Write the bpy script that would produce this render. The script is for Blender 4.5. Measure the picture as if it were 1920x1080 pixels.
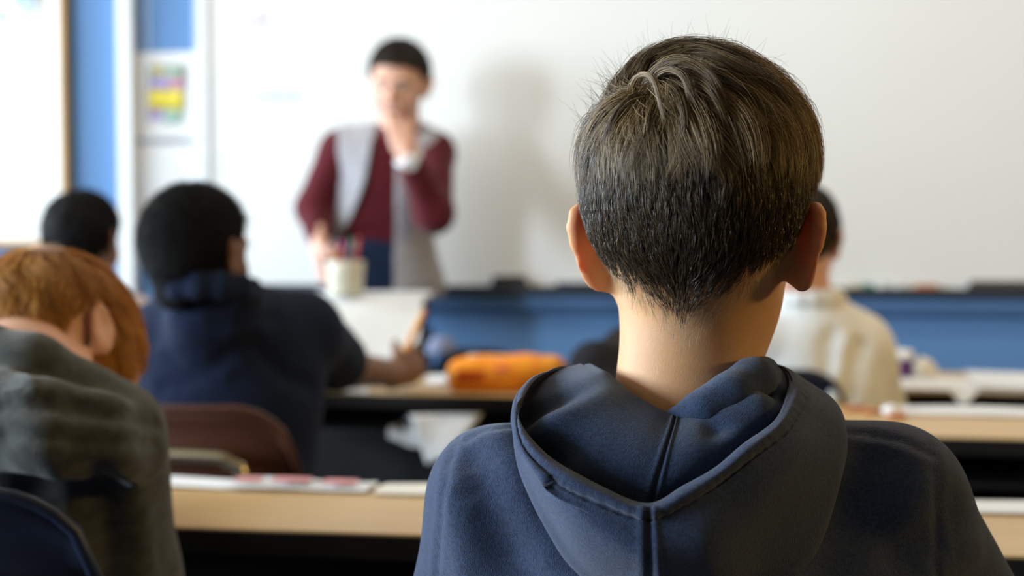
import bpy, bmesh, math, random
import numpy as np
from mathutils import Vector, Matrix

for o in list(bpy.data.objects):
    bpy.data.objects.remove(o)
SC = bpy.context.scene
COL = SC.collection
rnd = random.Random(7)
rng = np.random.default_rng(7)

# ------------------------------------------------------------------ camera
FPX = 2667.0                       # focal length in pixels of the 1920 px frame (50 mm on 36 mm)
CAM = np.array([0.0, 0.0, 1.068])
YAW = math.radians(9.0)
PITCH = math.atan(120.0 / FPX)
RT = np.array([math.cos(YAW), math.sin(YAW), 0.0])     # camera right (horizontal)
FW = np.array([-math.sin(YAW), math.cos(YAW), 0.0])    # camera heading (horizontal)
UP = np.array([0.0, 0.0, 1.0])
cd = bpy.data.cameras.new('camera')
cam = bpy.data.objects.new('camera', cd)
COL.objects.link(cam)
cam.location = CAM
cam.rotation_euler = (math.pi / 2 - PITCH, 0, YAW)
cd.sensor_width = 36.0
cd.lens = 50.0
cd.clip_start = 0.05
cd.dof.use_dof = True
cd.dof.focus_distance = 0.93
cd.dof.aperture_fstop = 4.2
cd.dof.aperture_blades = 0
SC.camera = cam

# ------------------------------------------------------------------ view, world, lights
SC.view_settings.view_transform = 'Standard'
SC.view_settings.look = 'None'
SC.view_settings.gamma = 1.0
SC.view_settings.exposure = 0.0
SC.view_settings.use_curve_mapping = False
SC.cycles.use_denoising = True
SC.cycles.max_bounces = 6
SC.cycles.diffuse_bounces = 3
SC.cycles.sample_clamp_indirect = 4.0
w = bpy.data.worlds.new('World')
SC.world = w
w.use_nodes = True
w.node_tree.nodes['Background'].inputs[0].default_value = (0.75, 0.86, 1.0, 1)
w.node_tree.nodes['Background'].inputs[1].default_value = 1.0

WALL_Y = 4.69
WALL_X = -5.60
WIN = [(-2.05, -0.65), (-0.35, 1.05), (1.35, 2.75), (3.05, 4.45)]     # window openings in the left wall (y range)
WIN_Z = (1.00, 3.00)
WIN_POWER = [560, 190, 160, 350]


def area_light(name, loc, rot, sx, sy, power, col):
    ld = bpy.data.lights.new(name, 'AREA')
    ld.shape = 'RECTANGLE'
    ld.size = sx
    ld.size_y = sy
    ld.energy = power
    ld.color = col
    lo = bpy.data.objects.new(name, ld)
    COL.objects.link(lo)
    lo.location = loc
    lo.rotation_euler = rot
    return lo


for (a, b), pw in zip(WIN, WIN_POWER):
    area_light('window_daylight', (WALL_X - 0.22, (a + b) / 2, sum(WIN_Z) / 2), (0, -math.pi / 2, 0),
               WIN_Z[1] - WIN_Z[0], b - a, pw, (0.76, 0.89, 1.0))
LAMPS = [(-1.5, 3.0), (0.2, 3.0), (1.9, 3.0)]
LAMP_POWER = [9, 15, 9]
LAMP_COL = [(1.0, 0.93, 0.82)] * 3
area_light('added_fill_light', (3.28, 1.55, 1.85), (0, math.pi / 2, 0), 0.30, 0.80, 38, (1.0, 0.62, 0.15))  # added amber fill, warms the right side of the nearest boy's neck
for (x, y), pw, lc in zip(LAMPS, LAMP_POWER, LAMP_COL):
    area_light('ceiling_lamp_light', (x, y, 3.20), (0, 0, 0), 1.15, 0.25, pw, lc)


# ------------------------------------------------------------------ projections used to place things in the room
def nrm(v):
    v = np.asarray(v, float)
    return v / (np.linalg.norm(v) + 1e-12)


def P(px, py, d):
    """point at camera-axis distance d (metres, horizontal) seen at pixel px,py"""
    u = (px - 960.0) / FPX
    v = (540.0 - py) / FPX
    s = d / (math.cos(PITCH) + v * math.sin(PITCH))
    return CAM + RT * u * s + FW * d + UP * s * (v * math.cos(PITCH) - math.sin(PITCH))


def cf(r, a, u):
    return RT * r + FW * a + UP * u


def WP(px, py, y=WALL_Y):
    """point on the vertical plane y = const seen at pixel px,py"""
    v = P(px, py, 1.0) - CAM
    return CAM + v * (y / v[1])


def ZP(px, py, z):
    """point on the horizontal plane z = const seen at pixel px,py"""
    v = P(px, py, 1.0) - CAM
    return CAM + v * ((z - CAM[2]) / v[2])


def project(V):
    q = np.asarray(V) - CAM
    r = q @ RT
    a = q @ FW
    z = q[..., 2]
    depth = a * math.cos(PITCH) - z * math.sin(PITCH)
    up = z * math.cos(PITCH) + a * math.sin(PITCH)
    return 960 + FPX * r / depth, 540 - FPX * up / depth, a


# ------------------------------------------------------------------ materials
def mat(name, col, rough=0.6, spec=0.3, metal=0.0, noise=None, bump=None, sheen=0.0, sss=0.0, sss_r=(1, .25, .1), sss_s=0.01,
        col2=None, stretch=None, emit=None, coat=0.0):
    m = bpy.data.materials.new(name)
    m.use_nodes = True
    nt = m.node_tree
    b = nt.nodes['Principled BSDF']
    b.inputs['Base Color'].default_value = (*col, 1)
    b.inputs['Roughness'].default_value = rough
    b.inputs['Specular IOR Level'].default_value = spec
    b.inputs['Metallic'].default_value = metal
    if coat:
        b.inputs['Coat Weight'].default_value = coat
        b.inputs['Coat Roughness'].default_value = 0.15
    if sheen:
        b.inputs['Sheen Weight'].default_value = sheen
        b.inputs['Sheen Roughness'].default_value = 0.5
    if sss:
        b.inputs['Subsurface Weight'].default_value = sss
        b.inputs['Subsurface Radius'].default_value = sss_r
        b.inputs['Subsurface Scale'].default_value = sss_s
    if emit:
        b.inputs['Emission Color'].default_value = (*emit[0], 1)
        b.inputs['Emission Strength'].default_value = emit[1]
    tc = nt.nodes.new('ShaderNodeTexCoord')
    mp = nt.nodes.new('ShaderNodeMapping')
    nt.links.new(tc.outputs['Object'], mp.inputs[0])
    if stretch:
        mp.inputs['Scale'].default_value = stretch
    if noise:                       # (scale, amount) colour variation
        n = nt.nodes.new('ShaderNodeTexNoise')
        n.inputs['Scale'].default_value = noise[0]
        n.inputs['Detail'].default_value = 5
        nt.links.new(mp.outputs[0], n.inputs['Vector'])
        r = nt.nodes.new('ShaderNodeValToRGB')
        c2 = col2 or tuple(c * (1 - noise[1]) for c in col)
        r.color_ramp.elements[0].position = 0.32
        r.color_ramp.elements[1].position = 0.68
        r.color_ramp.elements[0].color = (*c2, 1)
        r.color_ramp.elements[1].color = (*col, 1)
        nt.links.new(n.outputs['Fac'], r.inputs[0])
        nt.links.new(r.outputs[0], b.inputs['Base Color'])
    if bump:                        # (scale, distance)
        n = nt.nodes.new('ShaderNodeTexNoise')
        n.inputs['Scale'].default_value = bump[0]
        n.inputs['Detail'].default_value = 4
        nt.links.new(mp.outputs[0], n.inputs['Vector'])
        bp = nt.nodes.new('ShaderNodeBump')
        bp.inputs['Strength'].default_value = 1.0
        bp.inputs['Distance'].default_value = bump[1]
        nt.links.new(n.outputs['Fac'], bp.inputs['Height'])
        nt.links.new(bp.outputs[0], b.inputs['Normal'])
    return m


def strand_mat(name, cols, rough=0.38, spec=0.5):
    """hair: colour picked per strand from the 'tint' attribute"""
    m = bpy.data.materials.new(name)
    m.use_nodes = True
    nt = m.node_tree
    b = nt.nodes['Principled BSDF']
    b.inputs['Roughness'].default_value = rough
    b.inputs['Specular IOR Level'].default_value = spec
    a = nt.nodes.new('ShaderNodeAttribute')
    a.attribute_name = 'tint'
    r = nt.nodes.new('ShaderNodeValToRGB')
    el = r.color_ramp.elements
    while len(el) < len(cols):
        el.new(0.5)
    for i, c in enumerate(cols):
        el[i].position = i / (len(cols) - 1)
        el[i].color = (*c, 1)
    nt.links.new(a.outputs['Fac'], r.inputs[0])
    nt.links.new(r.outputs[0], b.inputs['Base Color'])
    return m


M = {}
M['wall_blue'] = mat('wall_blue', (0.122, 0.265, 0.54), 0.55, 0.25, noise=(3, .06), bump=(90, .0006))
M['wall_pale'] = mat('wall_pale', (0.07, 0.055, 0.04), 0.8, 0.2, noise=(2, .08))
M['rail_blue'] = mat('rail_blue', (0.12, 0.25, 0.50), 0.42, 0.4, noise=(6, .06))
M['ceiling'] = mat('ceiling', (0.42, 0.34, 0.22), 0.9, 0.1, noise=(40, .1))
M['floor'] = mat('floor', (0.055, 0.04, 0.026), 0.45, 0.4, noise=(8, .25), bump=(30, .0005))
M['board'] = mat('board', (0.80, 0.805, 0.79), 0.32, 0.4, noise=(1.2, .03))
M['white_trim'] = mat('white_trim', (0.80, 0.82, 0.82), 0.5, 0.3, noise=(8, .04))
M['alu'] = mat('alu', (0.78, 0.80, 0.82), 0.4, 0.4, 0.0, noise=(20, .05))
M['tray'] = mat('tray', (0.035, 0.04, 0.05), 0.5, 0.4, noise=(20, .2))
M['oak'] = mat('oak', (0.50, 0.28, 0.08), 0.5, 0.3, noise=(9, .3), stretch=(8, 8, .6))
M['desk_top'] = mat('desk_top', (0.62, 0.41, 0.185), 0.36, 0.45, noise=(7, .16), stretch=(.7, 9, 3), bump=(200, .0001))
M['black'] = mat('black', (0.010, 0.010, 0.012), 0.55, 0.3, noise=(20, .3))
M['black_edge'] = mat('black_edge', (0.014, 0.013, 0.013), 0.4, 0.35, noise=(20, .3))
M['paper'] = mat('paper', (0.80, 0.81, 0.83), 0.8, 0.15, noise=(14, .05))
M['paper_bright'] = mat('paper_bright', (0.84, 0.85, 0.86), 0.6, 0.2, noise=(14, .02))
M['paper_warm'] = mat('paper_warm', (0.78, 0.74, 0.66), 0.8, 0.15, noise=(14, .08))
M['print_pink'] = mat('print_pink', (0.72, 0.34, 0.34), 0.8, 0.1, noise=(20, .2))
M['print_grey'] = mat('print_grey', (0.36, 0.38, 0.42), 0.8, 0.1, noise=(20, .2))
M['chrome'] = mat('chrome', (0.60, 0.55, 0.42), 0.26, 0.5, 0.95, noise=(30, .1))
M['navy_plastic'] = mat('navy_plastic', (0.012, 0.022, 0.055), 0.42, 0.4, noise=(30, .15), bump=(400, .0002))
M['brown_plastic'] = mat('brown_plastic', (0.085, 0.030, 0.016), 0.42, 0.4, noise=(30, .15), bump=(400, .0002))
M['hoodie_navy'] = mat('hoodie_navy', (0.043, 0.066, 0.135), 0.95, 0.1, noise=(420, .42), bump=(1300, .0010), sheen=.25)
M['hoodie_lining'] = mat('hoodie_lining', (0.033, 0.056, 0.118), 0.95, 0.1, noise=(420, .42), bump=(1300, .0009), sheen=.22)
M['hoodie_grey'] = mat('hoodie_grey', (0.070, 0.074, 0.068), 0.95, 0.1, noise=(70, .45), bump=(400, .0012), sheen=.25)
M['polo_navy'] = mat('polo_navy', (0.010, 0.017, 0.044), 0.9, 0.1, noise=(80, .25), bump=(400, .0008), sheen=.05)
M['shirt_white'] = mat('shirt_white', (0.80, 0.81, 0.80), 0.85, 0.15, noise=(60, .06), bump=(200, .0006))
M['shirt_pink'] = mat('shirt_pink', (0.62, 0.55, 0.56), 0.85, 0.15, noise=(60, .08))
M['sweater'] = mat('sweater', (0.110, 0.013, 0.020), 0.95, 0.1, noise=(90, .3), bump=(300, .001), sheen=.15)
M['vest'] = mat('vest', (0.42, 0.41, 0.44), 0.85, 0.2, noise=(40, .22), bump=(120, .0012))
M['vest_hem'] = mat('vest_hem', (0.050, 0.035, 0.025), 0.8, 0.2, noise=(40, .2))
M['jeans'] = mat('jeans', (0.014, 0.030, 0.075), 0.9, 0.15, noise=(90, .3), bump=(300, .0008))
M['trouser'] = mat('trouser', (0.022, 0.022, 0.026), 0.9, 0.12, noise=(60, .3))
M['shoe'] = mat('shoe', (0.03, 0.03, 0.032), 0.6, 0.3, noise=(40, .3))
SR = (1.0, .22, .08)
M['skin_boy'] = mat('skin_boy', (0.60, 0.335, 0.168), 0.52, 0.3, noise=(60, .07), sss=.55, sss_r=SR, sss_s=.018, bump=(900, .00025))
M['skin_pale'] = mat('skin_pale', (0.70, 0.40, 0.29), 0.5, 0.35, noise=(40, .08), sss=.2, sss_r=SR, sss_s=.01)
M['skin_brown'] = mat('skin_brown', (0.19, 0.095, 0.050), 0.5, 0.35, noise=(40, .12), sss=.12, sss_r=SR, sss_s=.01)
M['skin_dark'] = mat('skin_dark', (0.22, 0.10, 0.05), 0.5, 0.35, noise=(40, .12), sss=.1, sss_r=SR, sss_s=.01)
M['lip'] = mat('lip', (0.50, 0.19, 0.16), 0.45, 0.4, noise=(60, .1))
M['eye'] = mat('eye', (0.55, 0.52, 0.5), 0.2, 0.5, noise=(60, .1))
M['iris'] = mat('iris', (0.04, 0.025, 0.015), 0.15, 0.5, noise=(60, .1))
M['scalp_brown'] = mat('scalp_brown', (0.016, 0.011, 0.008), 0.8, 0.15, noise=(300, .4), bump=(500, .001))
M['hair_boy'] = strand_mat('hair_boy', [(0.014, 0.009, 0.006), (0.046, 0.029, 0.015), (0.20, 0.124, 0.045), (0.46, 0.32, 0.17)], .36, .55)
M['hair_red_cap'] = mat('hair_red_cap', (0.36, 0.140, 0.018), 0.6, 0.3, noise=(60, .5), bump=(160, .002))
M['hair_red'] = strand_mat('hair_red', [(0.20, 0.068, 0.008), (0.46, 0.180, 0.020), (0.64, 0.300, 0.045), (0.78, 0.44, 0.13)], .42, .45)
M['hair_black_cap'] = mat('hair_black_cap', (0.006, 0.006, 0.007), 0.85, 0.12, noise=(200, .4), bump=(350, .0025))
M['hair_black'] = strand_mat('hair_black', [(0.004, 0.004, 0.005), (0.008, 0.008, 0.009), (0.014, 0.014, 0.016)], .5, .3)
M['hair_brown_cap'] = mat('hair_brown_cap', (0.022, 0.014, 0.008), 0.75, 0.25, noise=(150, .4), bump=(300, .002))
M['hair_brown'] = strand_mat('hair_brown', [(0.014, 0.009, 0.006), (0.03, 0.019, 0.010), (0.06, 0.04, 0.02)], .42, .45)
M['orange'] = mat('orange', (0.90, 0.235, 0.012), 0.55, 0.3, noise=(30, .15), bump=(120, .0008), col2=(0.92, 0.36, 0.02))
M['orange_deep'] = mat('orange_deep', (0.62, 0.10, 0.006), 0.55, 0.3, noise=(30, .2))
M['pink'] = mat('pink', (0.82, 0.12, 0.13), 0.5, 0.3, noise=(30, .1))
M['pencil'] = mat('pencil', (0.86, 0.36, 0.04), 0.45, 0.4, noise=(30, .08))
M['pencil_wood'] = mat('pencil_wood', (0.62, 0.42, 0.22), 0.7, 0.2, noise=(50, .15))
M['purple'] = mat('purple', (0.085, 0.018, 0.19), 0.45, 0.4, noise=(30, .1))
M['cream'] = mat('cream', (0.70, 0.66, 0.54), 0.5, 0.35, noise=(25, .08))
M['marker_g'] = mat('marker_g', (0.02, 0.22, 0.15), 0.4, 0.4, noise=(30, .1))
M['marker_m'] = mat('marker_m', (0.40, 0.03, 0.16), 0.4, 0.4, noise=(30, .1))
M['marker_y'] = mat('marker_y', (0.50, 0.40, 0.04), 0.4, 0.4, noise=(30, .1))
M['marker_o'] = mat('marker_o', (0.55, 0.17, 0.05), 0.4, 0.4, noise=(30, .1))
M['marker_r'] = mat('marker_r', (0.42, 0.04, 0.05), 0.4, 0.4, noise=(30, .1))
M['eraser'] = mat('eraser', (0.045, 0.042, 0.046), 0.85, 0.2, noise=(60, .3))
M['eraser_top'] = mat('eraser_top', (0.12, 0.10, 0.075), 0.8, 0.2, noise=(60, .3))
M['cart_white'] = mat('cart_white', (0.80, 0.82, 0.83), 0.5, 0.3, noise=(5, .04))
M['cap_blue'] = mat('cap_blue', (0.22, 0.25, 0.38), 0.85, 0.2, noise=(40, .2))
M['watch'] = mat('watch', (0.85, 0.87, 0.9), 0.25, 0.5, noise=(20, .05))
M['lamp'] = mat('lamp', (0.9, 0.85, 0.7), 0.5, 0.3, noise=(5, .02), emit=((1.0, 0.78, 0.48), 2.0))
M['pale_blue_print'] = mat('pale_blue_print', (0.30, 0.52, 0.72), 0.8, 0.1, noise=(40, .5), col2=(0.75, 0.82, 0.85))
M['ink_pink'] = mat('ink_pink', (0.74, 0.62, 0.65), 0.7, 0.1, noise=(60, .06))
M['ink_grey'] = mat('ink_grey', (0.62, 0.66, 0.68), 0.7, 0.1, noise=(60, .06))
M['ink_blue'] = mat('ink_blue', (0.60, 0.65, 0.80), 0.7, 0.1, noise=(60, .06))
for nm, c in (('art_grey', (.42, .46, .42)), ('art_violet', (.47, .38, .72)), ('art_pink', (.78, .36, .45)), ('art_yellow', (.86, .72, .10)),
              ('art_green', (.40, .62, .50)), ('art_gold', (.70, .58, .22))):
    M[nm] = mat(nm, c, .7, .15, noise=(55, .25))


# ------------------------------------------------------------------ object helpers
def tag(o, label=None, cat=None, group=None, kind=None):
    if label:
        o['label'] = label
    if cat:
        o['category'] = cat
    if group:
        o['group'] = group
    if kind:
        o['kind'] = kind
    return o


def adopt(o, parent):
    if parent is not None:
        o.parent = parent
        o.matrix_parent_inverse = Matrix.Translation(-Vector(parent.location)) if parent.rotation_euler.z == 0 else parent_inv(parent)
    return o


def parent_inv(p):
    return (Matrix.Translation(p.location) @ p.rotation_euler.to_matrix().to_4x4()).inverted()


def link(name, me, m, parent=None, smooth=True):
    """mesh in world coordinates -> object (parented without moving)"""
    if m is not None and not me.materials:
        me.materials.append(M[m] if isinstance(m, str) else m)
    me.polygons.foreach_set('use_smooth', np.full(len(me.polygons), bool(smooth and not me.get('flat'))))
    o = bpy.data.objects.new(name, me)
    COL.objects.link(o)
    return adopt(o, parent)


def child(name, me, m, parent, smooth=True):
    """mesh already in the parent's local coordinates"""
    me.materials.append(M[m] if isinstance(m, str) else m)
    me.polygons.foreach_set('use_smooth', np.full(len(me.polygons), bool(smooth and not me.get('flat'))))
    o = bpy.data.objects.new(name, me)
    COL.objects.link(o)
    o.parent = parent
    return o


def empty(name, loc=(0, 0, 0), rz=0.0):
    o = bpy.data.objects.new(name, None)
    o.empty_display_size = .1
    COL.objects.link(o)
    o.location = loc
    o.rotation_euler = (0, 0, rz)
    return o


def mesh_np(name, V, F):
    """V (n,3) array, F (m,k) int array with k = 3 or 4"""
    V = np.ascontiguousarray(V, dtype=np.float32)
    F = np.ascontiguousarray(F, dtype=np.int32)
    me = bpy.data.meshes.new(name)
    me.vertices.add(len(V))
    me.vertices.foreach_set('co', V.ravel())
    k = F.shape[1]
    me.loops.add(F.size)
    me.loops.foreach_set('vertex_index', F.ravel())
    me.polygons.add(len(F))
    me.polygons.foreach_set('loop_start', np.arange(0, F.size, k, dtype=np.int32))
    me.polygons.foreach_set('loop_total', np.full(len(F), k, dtype=np.int32))
    me.update(calc_edges=True)
    return me


def bm_mesh(name, bm):
    me = bpy.data.meshes.new(name)
    bmesh.ops.recalc_face_normals(bm, faces=bm.faces)
    bm.to_mesh(me)
    bm.free()
    return me


def box_mesh(name, size, c=(0, 0, 0), bev=0.003, seg=2, rot=None):
    bm = bmesh.new()
    bmesh.ops.create_cube(bm, size=1)
    for v in bm.verts:
        v.co = Vector((v.co.x * size[0], v.co.y * size[1], v.co.z * size[2]))
    if bev:
        bmesh.ops.bevel(bm, geom=list(bm.edges), offset=min(bev, min(size) * .45), segments=seg, affect='EDGES', profile=.5)
    if rot is not None:
        bmesh.ops.transform(bm, matrix=rot.to_4x4(), verts=bm.verts)
    for v in bm.verts:
        v.co += Vector(c)
    me = bm_mesh(name, bm)
    me['flat'] = 1
    return me


def catmull(pts, n):
    pts = np.asarray(pts, float)
    m = len(pts)
    ext = np.vstack([2 * pts[0] - pts[1], pts, 2 * pts[-1] - pts[-2]])
    t = np.linspace(0, m - 1, n)
    i = np.minimum(t.astype(int), m - 2)
    f = (t - i)[:, None]
    p0, p1, p2, p3 = ext[i], ext[i + 1], ext[i + 2], ext[i + 3]
    return 0.5 * ((2 * p1) + (-p0 + p2) * f + (2 * p0 - 5 * p1 + 4 * p2 - p3) * f ** 2 + (-p0 + 3 * p1 - 3 * p2 + p3) * f ** 3)


def tube_mesh(name, pts, r, sides=8, n=None, closed_ends=True):
    pts = np.asarray(pts, float)
    if n:
        pts = catmull(pts, n)
    k = len(pts)
    rr = np.broadcast_to(np.asarray(r, float), (k,)) if np.ndim(r) == 0 else np.interp(np.linspace(0, 1, k), np.linspace(0, 1, len(r)), r)
    T = np.gradient(pts, axis=0)
    T /= np.linalg.norm(T, axis=1, keepdims=True) + 1e-12
    ref = np.array([0, 0, 1.0]) if abs(T[0][2]) < .9 else np.array([1.0, 0, 0])
    V, F = [], []
    nv = nrm(np.cross(T[0], ref))
    for i in range(k):
        nv = nrm(nv - T[i] * np.dot(nv, T[i]))
        bv = np.cross(T[i], nv)
        for s in range(sides):
            a = 2 * math.pi * s / sides
            V.append(pts[i] + rr[i] * (nv * math.cos(a) + bv * math.sin(a)))
    for i in range(k - 1):
        for s in range(sides):
            s2 = (s + 1) % sides
            F.append((i * sides + s, i * sides + s2, (i + 1) * sides + s2, (i + 1) * sides + s))
    me = bpy.data.meshes.new(name)
    if closed_ends:
        F.append(tuple(range(sides))[::-1])
        F.append(tuple((k - 1) * sides + s for s in range(sides)))
    me.from_pydata([tuple(v) for v in V], [], F)
    return me


def lathe_mesh(name, prof, c=(0, 0, 0), sides=24):
    """prof: list of (r, z)"""
    V, F = [], []
    n = len(prof)
    for (r, z) in prof:
        for s in range(sides):
            a = 2 * math.pi * s / sides
            V.append((c[0] + r * math.cos(a), c[1] + r * math.sin(a), c[2] + z))
    for i in range(n - 1):
        for s in range(sides):
            s2 = (s + 1) % sides
            F.append((i * sides + s, i * sides + s2, (i + 1) * sides + s2, (i + 1) * sides + s))
    F.append(tuple(range(sides))[::-1])
    F.append(tuple((n - 1) * sides + s for s in range(sides)))
    me = bpy.data.meshes.new(name)
    me.from_pydata(V, [], F)
    return me


def grid_mesh(name, G):
    """G (a,b,3) -> quads"""
    a, b = G.shape[:2]
    idx = np.arange(a * b).reshape(a, b)
    F = np.stack([idx[:-1, :-1], idx[1:, :-1], idx[1:, 1:], idx[:-1, 1:]], -1).reshape(-1, 4)
    return mesh_np(name, G.reshape(-1, 3), F)


def slab_mesh(name, G, th, nvec=None):
    """a sheet G (a,b,3) given thickness th along its normals: closed"""
    a, b = G.shape[:2]
    du = np.gradient(G, axis=0)
    dv = np.gradient(G, axis=1)
    N = np.cross(du, dv)
    N /= np.linalg.norm(N, axis=2, keepdims=True) + 1e-12
    V = np.vstack([(G + N * th / 2).reshape(-1, 3), (G - N * th / 2).reshape(-1, 3)])
    idx = np.arange(a * b).reshape(a, b)
    o = a * b
    top = np.stack([idx[:-1, :-1], idx[1:, :-1], idx[1:, 1:], idx[:-1, 1:]], -1).reshape(-1, 4)
    bot = top[:, ::-1] + o
    loop = np.concatenate([idx[:-1, 0], idx[-1, :-1], idx[:0:-1, -1], idx[0, :0:-1]])
    nx = np.roll(loop, -1)
    side = np.stack([nx, loop, loop + o, nx + o], -1)
    return mesh_np(name, V, np.vstack([top, bot, side]))


# ------------------------------------------------------------------ smooth noise
_nd = rng.normal(size=(24, 3))
_nd /= np.linalg.norm(_nd, axis=1, keepdims=True)
_np = rng.uniform(0, 6.28, 24)
_ns = rng.uniform(.6, 1.6, 24)


def snoise(V, freq, off=0):
    s = np.zeros(len(V))
    for i in range(8):
        j = (i + off * 3) % 24
        s += np.sin(V @ _nd[j] * freq * _ns[j] + _np[j] + 1.3 * np.sin(V @ _nd[(j + 5) % 24] * freq * .6 + _np[(j + 9) % 24]))
    return s / 4.0


# ------------------------------------------------------------------ signed distance fields -> one continuous surface
class Field:
    def __init__(s, lo, hi, res):
        s.lo = np.asarray(lo, float)
        s.res = res
        n = np.ceil((np.asarray(hi) - s.lo) / res).astype(int) + 1
        s.ax = [s.lo[i] + res * np.arange(n[i]) for i in range(3)]
        s.f = np.full(tuple(n), 0.2, np.float32)

    def sub(s, lo, hi):
        sl, X = [], []
        for i in range(3):
            a = max(0, int((lo[i] - s.lo[i]) / s.res))
            b = min(len(s.ax[i]), int((hi[i] - s.lo[i]) / s.res) + 2)
            if b <= a:
                return None, None
            sl.append(slice(a, b))
            sh = [1, 1, 1]
            sh[i] = -1
            X.append(s.ax[i][a:b].reshape(sh).astype(np.float32))
        return tuple(sl), X

    def mix(s, sl, d, k, op):
        cur = s.f[sl]
        if op == 'sub':
            d = -d
            if k > 0:
                h = np.clip(.5 - .5 * (d - cur) / k, 0, 1)
                s.f[sl] = d * (1 - h) + cur * h + 0 if False else np.maximum(cur, d) + k * .25 * np.maximum(k - np.abs(cur - d), 0) ** 2 / k ** 2
            else:
                s.f[sl] = np.maximum(cur, d)
            return
        if k > 0:
            s.f[sl] = np.minimum(cur, d) - k * .25 * np.maximum(k - np.abs(cur - d), 0) ** 2 / k ** 2
        else:
            s.f[sl] = np.minimum(cur, d)

    def cap(s, a, b, ra, rb=None, k=.02, op='add'):
        a = np.asarray(a, float)
        b = np.asarray(b, float)
        rb = ra if rb is None else rb
        m = max(ra, rb) + k + 4 * s.res
        sl, X = s.sub(np.minimum(a, b) - m, np.maximum(a, b) + m)
        if sl is None:
            return s
        ab = b - a
        q = [X[i] - np.float32(a[i]) for i in range(3)]
        t = np.clip((q[0] * ab[0] + q[1] * ab[1] + q[2] * ab[2]) / (ab @ ab + 1e-12), 0, 1)
        d = np.sqrt(sum((q[i] - t * np.float32(ab[i])) ** 2 for i in range(3))) - (ra + (rb - ra) * t)
        s.mix(sl, d.astype(np.float32), k, op)
        return s

    def chain(s, pts, rs, k=.02, op='add'):
        for i in range(len(pts) - 1):
            s.cap(pts[i], pts[i + 1], rs[i], rs[i + 1], k, op)
        return s

    def ell(s, c, r, R=None, k=.02, op='add'):
        c = np.asarray(c, float)
        r = np.asarray(r, float)
        R = np.eye(3) if R is None else np.asarray(R)
        ext = np.abs(R) @ r
        m = k + 4 * s.res
        sl, X = s.sub(c - ext - m, c + ext + m)
        if sl is None:
            return s
        q = [X[i] - np.float32(c[i]) for i in range(3)]
        l = [sum(q[i] * np.float32(R[i, j]) for i in range(3)) for j in range(3)]
        k0 = np.sqrt(sum((l[j] / r[j]) ** 2 for j in range(3)))
        k1 = np.sqrt(sum((l[j] / r[j] ** 2) ** 2 for j in range(3))) + 1e-6
        d = k0 * (k0 - 1) / k1
        s.mix(sl, d.astype(np.float32), k, op)
        return s

    def plane(s, p, n, k=.004):
        """cut away the side the normal points to"""
        n = nrm(n)
        sl, X = s.sub(s.lo - 1, s.lo + 100)
        d = sum((X[i] - np.float32(p[i])) * np.float32(n[i]) for i in range(3))
        s.f = np.maximum(s.f, d.astype(np.float32))
        return s

    def copy(s):
        o = Field.__new__(Field)
        o.lo, o.res, o.ax, o.f = s.lo, s.res, s.ax, s.f.copy()
        return o

    def coords(s):
        return [s.ax[0].reshape(-1, 1, 1), s.ax[1].reshape(1, -1, 1), s.ax[2].reshape(1, 1, -1)]

    def sample(s, Q):
        g = (Q - s.lo) / s.res
        n = np.array(s.f.shape)
        g = np.clip(g, 0, n - 1.001)
        i = g.astype(int)
        t = (g - i)
        f = s.f
        x, y, z = i.T
        tx, ty, tz = t.T
        c = 0
        for dx in (0, 1):
            wx = tx if dx else 1 - tx
            for dy in (0, 1):
                wy = ty if dy else 1 - ty
                for dz in (0, 1):
                    wz = tz if dz else 1 - tz
                    c = c + f[x + dx, y + dy, z + dz] * wx * wy * wz
        return c

    def grad(s, Q):
        h = s.res
        G = np.stack([s.sample(Q + np.eye(3)[i] * h) - s.sample(Q - np.eye(3)[i] * h) for i in range(3)], -1)
        return G / (np.linalg.norm(G, axis=1, keepdims=True) + 1e-9)

    def nets(s):
        """naive surface nets -> V, quads"""
        f = s.f
        neg = f < 0
        c = np.zeros(tuple(np.array(f.shape) - 1), np.uint8)
        for dx in (0, 1):
            for dy in (0, 1):
                for dz in (0, 1):
                    c += neg[dx:neg.shape[0] - 1 + dx, dy:neg.shape[1] - 1 + dy, dz:neg.shape[2] - 1 + dz]
        act = np.argwhere((c > 0) & (c < 8))
        idx = np.full(c.shape, -1, np.int64)
        idx[tuple(act.T)] = np.arange(len(act))
        acc = np.zeros((len(act), 3))
        cnt = np.zeros(len(act))
        corners = [(a, b, d) for a in (0, 1) for b in (0, 1) for d in (0, 1)]
        val = {k: f[act[:, 0] + k[0], act[:, 1] + k[1], act[:, 2] + k[2]] for k in corners}
        for k in corners:
            for axis in range(3):
                if k[axis] == 0:
                    k2 = list(k)
                    k2[axis] = 1
                    k2 = tuple(k2)
                    a, b = val[k], val[k2]
                    cr = (a < 0) != (b < 0)
                    t = np.where(cr, a / np.where(cr, a - b, 1), 0)
                    p = np.tile(np.array(k, float), (len(act), 1))
                    p[:, axis] += t
                    acc += p * cr[:, None]
                    cnt += cr
        V = (act + acc / cnt[:, None]) * s.res + s.lo
        quads = []
        for axis in range(3):
            o1, o2 = [(1, 2), (2, 0), (0, 1)][axis]
            n = f.shape
            sl0 = [slice(1, n[i] - 1) for i in range(3)]
            sl1 = list(sl0)
            sl0[axis] = slice(0, n[axis] - 1)
            sl1[axis] = slice(1, n[axis])
            a, b = neg[tuple(sl0)], neg[tuple(sl1)]
            e = np.argwhere(a != b)
            if not len(e):
                continue
            flip = a[tuple(e.T)]
            g = e.copy()
            for i in range(3):
                if i != axis:
                    g[:, i] += 1
            d1 = np.zeros(3, int)
            d1[o1] = 1
            d2 = np.zeros(3, int)
            d2[o2] = 1
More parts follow.
